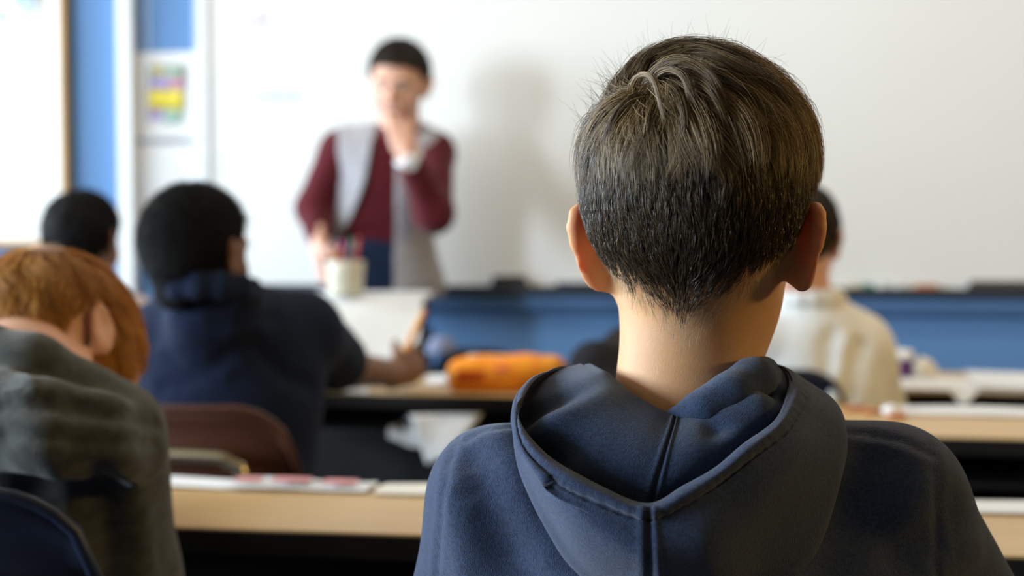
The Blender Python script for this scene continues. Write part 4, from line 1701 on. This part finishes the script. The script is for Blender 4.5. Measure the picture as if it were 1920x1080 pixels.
def lock(pix, n, spread, seed, tint0, r=.00016, k=14, tip=.5):
    g = np.random.default_rng(seed)
    guide = catmull([surf_pt(x, y, o) for (x, y, o) in pix], k)
    off = g.normal(0, 1, (n, 1, 3)) * spread
    t = np.linspace(0, 1, k)[None, :, None]
    w_ = 1 - (1 - tip) * np.sin(t * math.pi * .9) ** 1
    wob = np.sin(t * 5 + g.uniform(0, 6.28, (n, 1, 1))) * g.normal(0, .4, (n, 1, 3)) * spread * t
    cut = g.uniform(.78, 1.0, (n, 1))
    ts = np.linspace(0, 1, k)[None] * cut
    base = np.stack([np.stack([np.interp(ts[i], np.linspace(0, 1, k), guide[:, c]) for c in range(3)], -1) for i in range(n)])
    return base + off * w_ + wob, np.full(n, r) * g.uniform(.8, 1.3, n), tint0 + g.normal(0, .10, n)


LOCKS = [
    ([(1186, 180, .004), (1186, 158, .012), (1197, 141, .018), (1213, 139, .021), (1227, 153, .020), (1236, 185, .016), (1246, 228, .011)], 150, .0013, 1, .78),
    ([(1232, 152, .004), (1240, 136, .012), (1260, 130, .016), (1282, 142, .016), (1294, 172, .013), (1302, 215, .008)], 150, .0018, 2, .62),
    ([(1222, 150, .006), (1245, 122, .014), (1282, 114, .018), (1318, 130, .017), (1342, 165, .013), (1360, 215, .007)], 200, .0026, 3, .55),
    ([(1190, 176, .005), (1160, 182, .010), (1130, 200, .012), (1108, 232, .010), (1098, 268, .006)], 160, .0018, 4, .70),
    ([(1215, 182, .005), (1185, 186, .012), (1160, 205, .013), (1142, 240, .010), (1132, 275, .006)], 160, .0022, 5, .50),
    ([(1225, 185, .004), (1218, 205, .011), (1212, 235, .012), (1208, 262, .007), (1207, 276, .004)], 40, .0010, 6, .60),
    ([(1262, 165, .005), (1276, 190, .012), (1284, 230, .011), (1276, 270, .006), (1262, 290, .004)], 130, .0018, 7, .58),
    ([(1300, 150, .006), (1330, 165, .014), (1352, 200, .012), (1366, 245, .006), (1376, 262, .004)], 130, .0020, 8, .52),
    ([(1250, 120, .006), (1300, 98, .012), (1360, 108, .015), (1420, 145, .014), (1462, 190, .009)], 260, .0042, 9, .46),
    ([(1205, 140, .004), (1222, 108, .010), (1262, 86, .014), (1320, 84, .015), (1390, 108, .013), (1440, 145, .008)], 300, .0040, 10, .44),
    ([(1168, 165, .002), (1180, 128, .008), (1210, 100, .012), (1250, 86, .014)], 180, .0032, 11, .48),
    ([(1330, 140, .006), (1380, 160, .013), (1420, 195, .011), (1440, 240, .006)], 180, .0028, 12, .42),
    ([(1360, 120, .006), (1420, 138, .013), (1470, 185, .011), (1500, 240, .006)], 200, .0032, 13, .36)]
ps, rs_, ts_ = zip(*[lock(*l) for l in LOCKS])
strands_mesh('hair_locks', np.concatenate(ps), np.concatenate(rs_), np.concatenate(ts_), 'hair_boy', boy)
# fine flyaway hairs along the top and the left of the crown
fl = []
g = np.random.default_rng(21)
for i in range(240):
    if i < 110:
        x, y = g.uniform(1100, 1185), 0
        y = np.interp(x, [1095, 1130, 1185], [240, 175, 135]) + g.uniform(0, 30)
        dv_ = cf(g.normal(-.55, .4), g.normal(-.1, .4), g.normal(.9, .35))
    else:
        x = g.uniform(1180, 1450)
        y = np.interp(x, [1180, 1250, 1330, 1450], [130, 92, 90, 150]) + g.uniform(0, 14)
        dv_ = cf(g.normal(.1, .7), g.normal(-.1, .3), g.normal(.55, .3))
    a = surf_pt(x, y, .004)
    L_ = g.uniform(.008, .022)
    nrm_ = sf.grad(a[None])[0]
    t = np.linspace(0, 1, 7)[:, None]
    dv_ = nrm(nrm(dv_) + nrm_ * .6)
    bend = nrm(g.normal(size=3)) * .35
    fl.append(a + dv_ * L_ * t + bend * L_ * t ** 2)
strands_mesh('flyaway_hair', np.array(fl), np.full(len(fl), .00010), g.uniform(.35, .8, len(fl)), 'hair_boy', boy)
# downy hair on the nape
g = np.random.default_rng(31)
rn = pick_roots(V, F, 900, lambda p: np.exp(-((hair_mask(head_local(hc, HR, HS, p), HL_BOY) + .004) / .008) ** 2) * (head_local(hc, HR, HS, p)[:, 1] < -.02) + 1e-9, 9)
pn, _ = grow(sf, rn - sf.grad(rn) * .0022, bflow, g.uniform(.005, .011, 900), lambda r_, t: -.0018 + .0035 * t, 5, 0, .3, .25, .2, 8)
strands_mesh('nape_down', pn, np.full(900, .00008), g.uniform(.4, .95, 900), 'hair_boy', boy)
seated_legs(hip, FW, boy)
chair((hip[0], hip[1] - .0), YAW, 'navy_plastic', 'navy chair that the navy-hooded child sits on', zback=.74)

# ------------------------------------------------------------------ red-haired child in the grey hoodie
hc2 = P(112, 666, 1.53)
HR2 = orient(cf(.52, .62, -.58), cf(-.34, .3, 1))
S2 = .95
hip2 = P(30, 1400, 1.40)
hip2[2] = .52
sL, sR = P(-150, 840, 1.42), P(180, 842, 1.40)
eL, eR = P(-170, 1080, 1.48), P(208, 1095, 1.42)
wL, wR = np.array([eL[0] + .04, 1.58, .765]), np.array([eR[0] - .27, 1.60, .765])
lo = np.minimum.reduce([sL, eL, hip2 - .16]) - .10
hi = np.maximum.reduce([sR, eR, hc2 + .1, wR + .12, wL + .12]) + .06
f = Field(lo, hi, .0042)
head_shape(f, hc2, HR2, S2, ear_out=.02, es=.86)
f.cap(hc2 + HR2 @ np.array((0, -.03, -.055)), P(40, 760, 1.43), .050, .056, .03)
f.ell(P(30, 980, 1.42), (.12, .08, .20), TF, .04)
f.ell(hip2 + UP * .05, (.12, .085, .12), TF, .06)
for a_, b_, c_ in ((sL, eL, wL), (sR, eR, wR)):
    f.chain([P(40, 840, 1.42), a_, b_, c_], [.05, .036, .032, .024], .02)
hand_shape(f, wL, cf(.5, .8, 0), cf(.1, 0, -1), cf(.8, -.4, 0), .84)
hand_shape(f, wR, cf(-.4, .9, 0), cf(-.1, 0, -1), cf(-.8, -.4, 0), .84)
red = person('person', f, 'skin_pale', 'red-haired child in a dark grey hoodie bent over the nearest desk')
eyes(hc2, HR2, S2, red)
hi = np.maximum.reduce([sR, eR, P(60, 600, 1.5), wR + .06, wL + .06]) + .10
f = Field(lo - .02, hi, .0046)
f.cap(P(35, 850, 1.42), sL, .080, .062, 0)
f.cap(P(35, 850, 1.42), sR, .080, .060, .03)
f.ell(P(20, 985, 1.41), (.150, .098, .14), TF, .05)
f.ell(P(20, 1200, 1.40), (.150, .105, .17), TF, .06)
f.ell(hip2 + UP * .07, (.155, .118, .12), TF, .05)
f.chain([sL, eL, wL], [.060, .054, .036], .03)
f.chain([sR, eR, wR], [.058, .058, .036], .03)
# hood bunched round the neck and over the upper back
f.ell(P(60, 790, 1.37), (.125, .075, .055), TF, .03)
f.chain([P(-140, 676, 1.40), P(-40, 676, 1.37), P(60, 698, 1.355), P(150, 747, 1.365), P(205, 806, 1.40)], [.034, .036, .038, .036, .034], .016)
f.chain([P(-140, 760, 1.34), P(-30, 768, 1.305), P(80, 782, 1.285), P(180, 803, 1.30), P(242, 822, 1.35)], [.032, .034, .034, .032, .030], .016)
f.chain([P(-140, 822, 1.32), P(-20, 828, 1.285), P(90, 838, 1.262), P(190, 846, 1.285), P(262, 852, 1.35)], [.022, .026, .028, .027, .024], .016)
cloth('hoodie', f, 'hoodie_grey', red, .0030, 24, 1, creases=(
    ([(0, 752), (90, 752), (190, 768), (300, 790)], -.006, .010), ([(0, 815), (100, 818), (200, 824), (300, 826)], -.005, .007),
    ([(190, 900), (205, 980), (215, 1080)], -.012, .020), ([(240, 900), (262, 980), (280, 1080)], .006, .018), ([(60, 900), (90, 1000), (110, 1080)], -.006, .02),
    ([(10, 690), (45, 705), (62, 725), (40, 740), (8, 742)], .004, .006)))
HL_RED = [.060, .040, -.060, -.050, .034, .012, -.052, -.082, -.094]
co, cfld = hair_cap('hair_base', hc2, HR2, S2, .005, HL_RED, 'hair_red_cap', red, .004, .0018, 120)
sf2 = Field(hc2 - .16, hc2 + .16, .004)
for p_, r_, k_ in (((0, -.012, .034), (.0745, .092, .078), 0), ((0, -.040, .004), (.065, .060, .066), .03), ((0, .030, -.010), (.060, .052, .070), .03)):
    sf2.ell(hc2 + HR2 @ (np.array(p_) * S2), np.array(r_) * S2 + .005, HR2, k_)
simple_hair('hair', sf2, co, hc2, HR2, S2, HL_RED, 11000, .040, 'hair_red', red, (.0, -.055, .085), .006, .00032, 7, 260, 5, .15)
seated_legs(hip2, FW, red)
cpn = P(-325, 915, 1.22)
chair((cpn[0] - FW[0] * 0 + .03, cpn[1] + .25), YAW * .5, 'navy_plastic', 'navy chair behind the red-haired child at the left picture edge', zback=float(cpn[2]), wid=.36, tube_dz=.078)

# ------------------------------------------------------------------ boy writing, navy polo shirt
hc3 = P(372, 474, 2.32)
HR3 = orient(cf(.42, .88, -.10), UP)
S3 = .94
hip3 = P(400, 1000, 2.30)
hip3[2] = .52
sL, sR = P(318, 635, 2.40), P(565, 625, 2.46)
eL, eR = P(300, 790, 2.62), P(648, 690, 2.68)
wL, wR = np.array([eL[0] + .10, 2.90, .765]), P(742, 702, 2.93)
lo = np.minimum.reduce([sL, eL, hip3 - .15]) - .12
hi = np.maximum.reduce([sR, eR, hc3 + .12, wR + .16, wL]) + .05
f = Field(lo, hi, .0042)
head_shape(f, hc3, HR3, S3)
f.cap(hc3 + HR3 @ np.array((0, -.008, -.05)), P(405, 590, 2.37), .050, .053, .03)
f.ell(P(430, 720, 2.42), (.115, .08, .17), TF, .04)
f.ell(hip3 + UP * .05, (.12, .085, .12), TF, .06)
f.chain([P(410, 620, 2.42), sL, eL, wL], [.05, .036, .033, .025], .02)
f.chain([P(410, 620, 2.42), sR, eR, wR], [.05, .038, .036, .026], .02)
hand_shape(f, wL, cf(.6, .6, 0), cf(.1, 0, -1), cf(.8, -.4, 0), .88)
hdir = cf(.55, .75, .25)
hand_shape(f, wR, hdir, cf(-.75, .1, -.65), cf(-.25, .1, .97), .95, curls=[(.55, .75, .35), (.8, .9, .5), (.95, 1.0, .6), (1.05, 1.0, .6)], thumb=cf(-.15, .75, .45))
wri = person('person', f, 'skin_brown', 'boy with short black hair in a navy polo shirt writing with a pencil')
eyes(hc3, HR3, S3, wri)
f = Field(lo - .02, np.maximum.reduce([sR, eR, P(400, 480, 2.4), wL]) + .09, .0046)
f.cap(P(408, 618, 2.36), sL, .080, .060, 0)
f.cap(P(432, 612, 2.37), sR, .080, .066, .03)
f.ell(P(425, 720, 2.40), (.165, .110, .15), TF, .05)
f.ell(P(420, 860, 2.36), (.155, .112, .17), TF, .06)
f.ell(hip3 + UP * .07, (.155, .118, .12), TF, .05)
f.cap(sL, sL * .35 + eL * .65, .060, .058, .03)
f.cap(sR, sR * .22 + eR * .78, .066, .058, .03)
f.cap(P(385, 602, 2.315), P(425, 602, 2.325), .062, .062, .02)
col = []
for k in range(13):
    a = 2 * math.pi * k / 12
    col.append(P(392, 540, 2.318) + cf(.072 * math.cos(a), .078 * math.sin(a), .004 - .014 * math.sin(a)))
f.chain(col, [.013] * 13, .010)
f.chain([p - UP * .018 + cf(0, -.004, 0) for p in col], [.014] * 13, .012)
cloth('polo_shirt', f, 'polo_navy', wri, .0032, 22, 1, creases=(
    ([(330, 590), (420, 610), (520, 590)], -.005, .012), ([(480, 640), (540, 700), (590, 720)], -.007, .018), ([(300, 650), (360, 680), (420, 690)], .005, .016),
    ([(300, 720), (380, 700), (460, 650)], -.004, .014)))
co, cfld = hair_cap('hair_base', hc3, HR3, S3, .0085, [.078, .072, .050, .020, .015, -.044, -.076, -.098, -.104], 'hair_black_cap', wri, .004, .0012, 420)
simple_hair('hair', cfld, co, hc3, HR3, S3, STD_HL, 6000, .006, 'hair_black', wri, (0, -.03, .11), .0035, .00030, 4, 0, 6)
seated_legs(hip3, FW, wri)
cpb = P(305, 764, 2.13)
chair((cpb[0] + .01, cpb[1] + .25), 0, 'brown_plastic', 'dark brown chair that the writing boy sits on', zback=float(cpb[2]), wid=.37, tube_dz=.072)
# pencil in his hand
pt, pe = P(752, 672, 2.965), P(797, 580, 2.93)
pn_ = empty('pencil', tuple(pt))
dv_ = pe - pt
child('barrel', tube_mesh('barrel', [dv_ * .12, dv_ * .93], .0060, 6), 'pencil', pn_, False)
child('sharpened_tip', tube_mesh('sharpened_tip', [dv_ * 0, dv_ * .12], [.0008, .0058], 6), 'pencil_wood', pn_)
child('eraser_end', tube_mesh('eraser_end', [dv_ * .93, dv_ * 1.0], .0062, 8), 'marker_o', pn_)
tag(pn_, 'yellow-orange pencil held upright by the writing boy', 'pencil')

# ------------------------------------------------------------------ black-haired child far left
hc4 = P(158, 450, 3.30)
HR4 = orient(cf(.22, .95, -.10), UP)
hip4 = P(150, 900, 3.28)
hip4[2] = .52
sL, sR = P(60, 600, 3.32), P(245, 600, 3.32)
eL, eR = P(40, 730, 3.36), P(262, 730, 3.36)
wL, wR = eL + cf(.10, .16, -.02), eR + cf(-.10, .16, -.02)
lo = np.minimum.reduce([sL, eL, hip4 - .14]) - .09
hi = np.maximum.reduce([sR, eR, hc4 + .12, wR]) + .10
f = Field(lo, hi, .0050)
head_shape(f, hc4, HR4, .97)
f.cap(hc4 + HR4 @ np.array((0, -.025, -.05)), P(152, 560, 3.33), .050, .055, .03)
f.ell(P(152, 680, 3.33), (.12, .08, .17), TF, .04)
f.ell(hip4 + UP * .05, (.12, .085, .12), TF, .06)
for a_, b_, c_ in ((sL, eL, wL), (sR, eR, wR)):
    f.chain([P(152, 590, 3.33), a_, b_, c_], [.05, .036, .032, .025], .02)
hand_shape(f, wL, cf(.6, .7, 0), cf(.1, 0, -1), cf(.8, -.4, 0), .85)
hand_shape(f, wR, cf(-.6, .7, 0), cf(-.1, 0, -1), cf(-.8, -.4, 0), .85)
far = person('person', f, 'skin_dark', 'child with a round black haircut at the far left, behind the red hair')
eyes(hc4, HR4, .97, far)
f = Field(lo, hi, .0056)
f.cap(P(152, 590, 3.33), sL, .072, .056, 0)
f.cap(P(152, 590, 3.33), sR, .072, .056, .03)
f.ell(P(152, 690, 3.33), (.155, .105, .16), TF, .05)
f.ell(hip4 + UP * .12, (.15, .112, .18), TF, .05)
f.chain([sL, eL, wL], [.056, .050, .036], .03)
f.chain([sR, eR, wR], [.056, .050, .036], .03)
f.chain([P(152, 512, 3.32) + cf(.058 * math.cos(k * .5236), .055 * math.sin(k * .5236), 0) for k in range(13)], [.017] * 13, .015)
cloth('shirt', f, 'shirt_pink', far, .003, 24)
co, cfld = hair_cap('hair_base', hc4, HR4, .97, .0085, [.060, .050, .030, .0, .0, -.045, -.060, -.070, -.072], 'hair_black_cap', far, .0045, .0012, 200)
simple_hair('hair', cfld, co, hc4, HR4, .97, STD_HL, 3000, .022, 'hair_black', far, (0, -.05, .10), .003, .0004, 4, 80, 7)
seated_legs(hip4, FW, far)
chair((hip4[0], hip4[1]), YAW, 'navy_plastic', 'navy chair under the black-haired child at the far left', zback=.76)

# ------------------------------------------------------------------ child in the white shirt, right
hc5 = P(1500, 452, 2.90)
HR5 = orient(cf(.38, .90, -.12), UP)
hip5 = P(1540, 1000, 2.86)
hip5[2] = .52
sL, sR = P(1440, 640, 2.90), P(1604, 655, 2.90)
eL, eR = P(1420, 770, 3.0), P(1636, 770, 2.94)
wL, wR = np.array([eL[0] + .03, 3.10, .775]), np.array([eR[0] + .0, 3.12, .775])
lo = np.minimum.reduce([sL, eL, hip5 - .14]) - .10
hi = np.maximum.reduce([sR, eR, hc5 + .12, wR + .12]) + .08
f = Field(lo, hi, .0045)
head_shape(f, hc5, HR5, .97)
f.cap(hc5 + HR5 @ np.array((0, -.025, -.05)), P(1520, 590, 2.90), .048, .054, .03)
f.ell(P(1540, 700, 2.90), (.11, .075, .16), TF, .04)
f.ell(hip5 + UP * .05, (.12, .08, .12), TF, .06)
for a_, b_, c_ in ((sL, eL, wL), (sR, eR, wR)):
    f.chain([P(1525, 620, 2.90), a_, b_, c_], [.05, .036, .032, .025], .02)
hand_shape(f, wL, cf(.4, .9, 0), cf(.1, 0, -1), cf(.9, -.3, 0), .85)
hand_shape(f, wR, cf(-.4, .9, 0), cf(-.1, 0, -1), cf(-.9, -.3, 0), .85)
wht = person('person', f, 'skin_pale', 'child in a white shirt seen behind the big head, right side')
eyes(hc5, HR5, .97, wht)
f = Field(lo - .02, hi, .0050)
f.cap(P(1525, 632, 2.90), sL, .078, .060, 0)
f.cap(P(1525, 632, 2.90), sR, .078, .060, .03)
f.ell(P(1540, 700, 2.90), (.150, .092, .14), TF, .05)
f.ell(hip5 + UP * .12, (.145, .095, .17), TF, .05)
f.chain([sL, eL, wL], [.058, .056, .036], .03)
f.chain([sR, eR, wR], [.060, .062, .038], .03)
f.chain([P(1516, 560, 2.89) + cf(.056 * math.cos(k * .5236), .053 * math.sin(k * .5236), -.004 * math.sin(k * .5236)) for k in range(13)], [.016] * 13, .012)
cloth('white_shirt', f, 'shirt_white', wht, .0038, 24, 1, creases=(([(1560, 620), (1550, 690), (1530, 760)], -.009, .018), ([(1620, 640), (1600, 700), (1590, 760)], -.009, .020), ([(1590, 630), (1575, 700), (1562, 760)], .006, .014)))
co, cfld = hair_cap('hair_base', hc5, HR5, .97, .0075, [.075, .070, .050, .012, .006, -.030, -.046, -.058, -.062], 'hair_brown_cap', wht, .0045, .0008, 200)
simple_hair('hair', cfld, co, hc5, HR5, .97, STD_HL, 3500, .022, 'hair_brown', wht, (0, -.05, .10), .003, .0004, 4, 80, 8)
seated_legs(hip5, FW, wht)
cpr = P(1437, 696, 2.775)
chair((cpr[0], cpr[1] + .25), 0, 'navy_plastic', 'navy chair behind the child in the white shirt', zback=float(cpr[2]), wid=.31, tube=False)

# ------------------------------------------------------------------ child resting the head on the desk, half hidden behind the hood
hc6 = P(1178, 706, 3.02)
HR6 = orient(cf(-.35, .75, -.55), cf(0, .6, .8))
hip6 = np.array([hc6[0] + .05, 2.46, .52])
sL, sR = P(1160, 765, 2.84), P(1292, 760, 2.82)
lo = np.minimum.reduce([sL, hip6 - .15]) - .12
hi = np.maximum.reduce([sR, hc6 + .14]) + .12
f = Field(lo, hi, .0050)
head_shape(f, hc6, HR6, .86)
neck6 = P(1225, 775, 2.80)
f.cap(hc6 + HR6 @ np.array((0, -.025, -.05)), neck6, .045, .052, .03)
f.cap(neck6, hip6 + UP * .06, .075, .095, .04)
wL, wR = P(1120, 752, 3.0), P(1250, 748, 3.02)
eL, eR = P(1115, 790, 2.90), P(1315, 775, 2.95)
for a_, b_, c_ in ((sL, eL, wL), (sR, eR, wR)):
    b_[2] = max(b_[2], .775)
    c_[2] = .772
    f.chain([neck6, a_, b_, c_], [.05, .036, .032, .025], .02)
hand_shape(f, wL, cf(.6, .7, 0), cf(0, 0, -1), cf(.8, -.6, 0), .8)
hand_shape(f, wR, cf(-.6, .7, 0), cf(0, 0, -1), cf(-.8, -.6, 0), .8)
slp = person('person', f, 'skin_pale', 'brown-haired child with head lowered to the desk, peeking over the hood')
eyes(hc6, HR6, .86, slp)
f = Field(lo - .02, hi, .0060)
f.cap(neck6 - UP * .01, hip6 + UP * .08, .090, .120, 0)
f.cap(neck6, sL, .070, .055, .03)
f.cap(neck6, sR, .070, .055, .03)
f.chain([sL, eL, wL], [.054, .048, .036], .03)
f.chain([sR, eR, wR], [.054, .048, .036], .03)
f.ell(hip6 + UP * .05, (.15, .115, .11), TF, .05)
cloth('sweatshirt', f, 'trouser', slp, .003, 24)
co, cfld = hair_cap('hair_base', hc6, HR6, .86, .009, [.060, .050, .0, -.03, -.03, -.06, -.07, -.075, -.078], 'hair_brown_cap', slp, .005, .0012, 160)
simple_hair('hair', cfld, co, hc6, HR6, .86, STD_HL, 2500, .030, 'hair_brown', slp, (0, -.05, .10), .003, .0004, 4, 80, 9)
seated_legs(hip6, np.array([0, 1.0, 0]), slp)
chair((hip6[0], hip6[1]), 0, 'navy_plastic', 'navy chair under the child with the lowered head', zback=.72)

# ------------------------------------------------------------------ teacher
TD = 4.48
hcT = P(748, 158, TD - .06)
HRT = orient(cf(-.16, -.95, -.26), UP + RT * .05)
ST = 1.08
shA, shB = P(640, 283, TD + .02), P(812, 287, TD)
elA, elB = P(591, 392, TD - .02), P(812, 398, TD - .20)
wrA, wrB = P(600, 448, TD - .12), P(763, 290, TD - .29)
hipT = P(700, 535, TD + .0)
pel = hipT.copy()
ftA, ftB = P(668, 900, TD - .12), P(742, 900, TD - .02)
lo = np.minimum.reduce([elA, wrA, hipT - .2, wrB, elB]) - .10
hi = np.maximum.reduce([shB, elB, hcT + .15, hipT]) + .14
hi[1] = max(hi[1], (P(700, 400, TD + .16))[1])
lo[1] = min(lo[1], wrB[1] - .12)
f = Field(lo, hi, .0048)
head_shape(f, hcT, HRT, ST)
f.cap(hcT + HRT @ np.array((0, -.03, -.05)), P(750, 262, TD + .02), .056, .062, .03)
f.ell(P(728, 340, TD + .03), (.14, .095, .18), TF, .05)
f.ell(P(708, 470, TD + .02), (.13, .09, .18), TF, .05)
f.chain([P(735, 285, TD + .02), shA, elA, wrA], [.05, .044, .040, .029], .02)
f.chain([P(745, 285, TD + .02), shB, elB, wrB], [.05, .044, .040, .029], .02)
hand_shape(f, wrA, cf(.03, -.25, -.95), cf(.9, .2, 0), cf(.25, -.95, .2), 1.05, curl=(.25, .35, .2))
hand_shape(f, wrB, cf(-.17, .12, .97), cf(-.25, .92, .1), cf(-.95, -.15, .1), .98, curls=[(.30, .60, .3), (.40, .75, .4), (.55, .90, .5), (.70, 1.0, .5)], thumb=cf(-.35, .15, .92))
tea = person('person', f, 'skin_pale', 'standing teacher in a grey vest over a maroon sweater, hand at the mouth')
eyes(hcT, HRT, ST, tea)
for sx in (-1, 1):
    pts = [hcT + HRT @ (np.array(p) * ST) for p in ((sx * .014, .092, .021), (sx * .030, .093, .026), (sx * .046, .080, .022))]
    link('eyebrow', tube_mesh('eyebrow', pts, [.0025, .0035, .0018], 6, 8), 'hair_brown_cap', tea)
pts = [hcT + HRT @ (np.array(p) * ST) for p in ((-.022, .090, -.061), (0, .0995, -.060), (.022, .090, -.061))]
link('lips', tube_mesh('lips', pts, [.002, .0045, .002], 6, 10), 'lip', tea)
# sweater
f = Field(lo - .02, hi, .0050)
f.cap(P(740, 292, TD + .02), shA, .085, .066, 0)
f.cap(P(745, 292, TD + .02), shB, .085, .066, .03)
f.ell(P(728, 345, TD + .03), (.155, .108, .17), TF, .05)
f.ell(P(708, 440, TD + .02), (.140, .100, .13), TF, .05)
f.chain([shA, elA, wrA * .9 + elA * .1], [.066, .056, .042], .03)
f.chain([shB, elB, wrB * .72 + elB * .28], [.066, .060, .045], .03)
f.chain([P(750, 246, TD - .005) + cf(.062 * math.cos(k * .5236), .060 * math.sin(k * .5236), .014 * math.sin(k * .5236)) for k in range(13)], [.013] * 13, .012)
f.plane(P(700, 474, TD), cf(0, 0, -1))
cloth('sweater', f, 'sweater', tea, .004, 22, 1, creases=(([(640, 350), (612, 400), (600, 430)], -.006, .02), ([(790, 330), (815, 360), (830, 400)], -.006, .02), ([(660, 430), (700, 440), (735, 430)], -.005, .02)))
# vest: open front cut as a long tapering gap
f = Field(lo - .02, hi, .0052)
f.cap(P(740, 290, TD + .02), shA * .93 + shB * .07 + UP * .006, .094, .076, 0)
f.cap(P(745, 290, TD + .02), shB * .96 + shA * .04 + UP * .004, .096, .076, .03)
f.ell(P(728, 345, TD + .03), (.172, .126, .18), TF, .05)
f.ell(P(712, 445, TD + .03), (.168, .124, .16), TF, .06)
f.ell(P(722, 530, TD + .03), (.192, .130, .16), TF, .06)
f.chain([P(752, 246, TD + .03) + cf(.078 * math.cos(a), .070 * math.sin(a), .018 * math.sin(a)) for a in np.linspace(-.5, math.pi + .5, 9)], [.022] * 9, .015)
f.plane(P(700, 556, TD), cf(0, 0, -1))


def poly_cut(fld, poly, d0):
    """cut the prism of a polygon (lateral, height) through everything nearer than distance d0"""
    pl = np.array([[(p - CAM) @ RT, p[2]] for p in poly])
    X = fld.coords()
    L_ = (X[0] - CAM[0]) * RT[0] + (X[1] - CAM[1]) * RT[1] + 0 * X[2]
    Z_ = X[2] + 0 * L_
    D_ = (X[0] - CAM[0]) * FW[0] + (X[1] - CAM[1]) * FW[1] + 0 * X[2]
    best = np.full(L_.shape, 9.0, np.float32)
    ins = np.zeros(L_.shape, bool)
    n = len(pl)
    for i in range(n):
        a, b = pl[i], pl[(i + 1) % n]
        e_ = b - a
        t = np.clip(((L_ - a[0]) * e_[0] + (Z_ - a[1]) * e_[1]) / (e_ @ e_), 0, 1)
        best = np.minimum(best, np.hypot(L_ - a[0] - t * e_[0], Z_ - a[1] - t * e_[1]))
        c_ = ((a[1] > Z_) != (b[1] > Z_)) & (L_ < (b[0] - a[0]) * (Z_ - a[1]) / (b[1] - a[1] + 1e-12) + a[0])
        ins ^= c_
    sd = np.where(ins, -best, best)
    sd = np.maximum(sd, D_ - d0)
    fld.f = np.maximum(fld.f, -sd.astype(np.float32))


edge = [(706, 190), (704, 232), (694, 300), (684, 345), (660, 405), (632, 455), (618, 490), (606, 600), (737, 600), (737, 480), (741, 400), (741, 320), (746, 280), (762, 232), (764, 190)]
poly_cut(f, [P(x, y, TD - .10) for x, y in edge], TD + .015)
ve = cloth('vest', f, 'vest', tea, .0040, 30, 1)
pe_ = [P(x, y, TD - dd) for x, y, dd in ((699, 262, .105), (693, 300, .115), (684, 345, .118), (660, 405, .108), (634, 452, .095), (622, 482, .090))]
link('zip_edge', tube_mesh('zip_edge', pe_, .0050, 6, 24), 'vest_hem', tea)
# jeans, shoes
f = Field(np.array([min(hipT[0], ftA[0], ftB[0]) - .22, hipT[1] - .34, -.01]), np.array([max(hipT[0], ftA[0], ftB[0]) + .22, hipT[1] + .24, hipT[2] + .22]), .008)
f.ell(hipT + UP * .03, (.160, .110, .16), TF, 0)
for sx, ft in ((-1, ftA), (1, ftB)):
    h = hipT + RT * sx * .085 - UP * .04
    an = np.array([ft[0], ft[1], .09])
    kn = h * .5 + an * .5 - FW * .03
    f.chain([h, kn, an], [.088, .066, .058], .03)
cloth('jeans', f, 'jeans', tea, .004, 20)
for ft in (ftA, ftB):
    a = np.array([ft[0], ft[1], .045])
    g_ = Field(a - np.array([.2, .24, .06]), a + np.array([.2, .2, .10]), .007)
    g_.ell(a - FW * .06, (.046, .135, .042), TF, 0)
    g_.cap(a, a + UP * .05, .044, .044, .02)
    g_.plane((0, 0, .003), (0, 0, -1))
    cloth('shoe', g_, 'shoe', tea)
HLT = [.066, .064, .050, .015, .012, -.02, -.04, -.055, -.060]
co, cfld = hair_cap('hair_base', hcT, HRT, ST, .010, HLT, 'hair_brown_cap', tea, .0045, .0015, 160, top_extra=.012)
simple_hair('hair', cfld, co, hcT, HRT, ST, HLT, 3000, .030, 'hair_brown', tea, (0, -.05, .10), .003, .0005, 4, 80, 10)
# wrist watch on the raised arm
wd = nrm(wrB - elB)
wc = wrB - wd * .012
wt = empty('wrist_watch', tuple(wc))
sd_ = nrm(np.cross(wd, FW))
nn = nrm(np.cross(sd_, wd))
if nn @ FW > 0:
    nn = -nn
ringp = [sd_ * .036 * math.cos(a) + nn * .034 * math.sin(a) for a in np.linspace(0, 2 * math.pi, 25)]
child('strap', tube_mesh('strap', ringp, .0075, 8), 'watch', wt)
bm = bmesh.new()
bmesh.ops.create_cone(bm, cap_ends=True, segments=24, radius1=.024, radius2=.021, depth=.012)
rm = Matrix((Vector(sd_), Vector(wd), Vector(nn))).transposed()
bmesh.ops.transform(bm, matrix=Matrix.Translation(Vector(nn * .038)) @ rm.to_4x4(), verts=bm.verts)
child('dial', bm_mesh('dial', bm), 'watch', wt, False)
tag(wt, 'white wrist watch on the raised wrist of the teacher', 'watch')
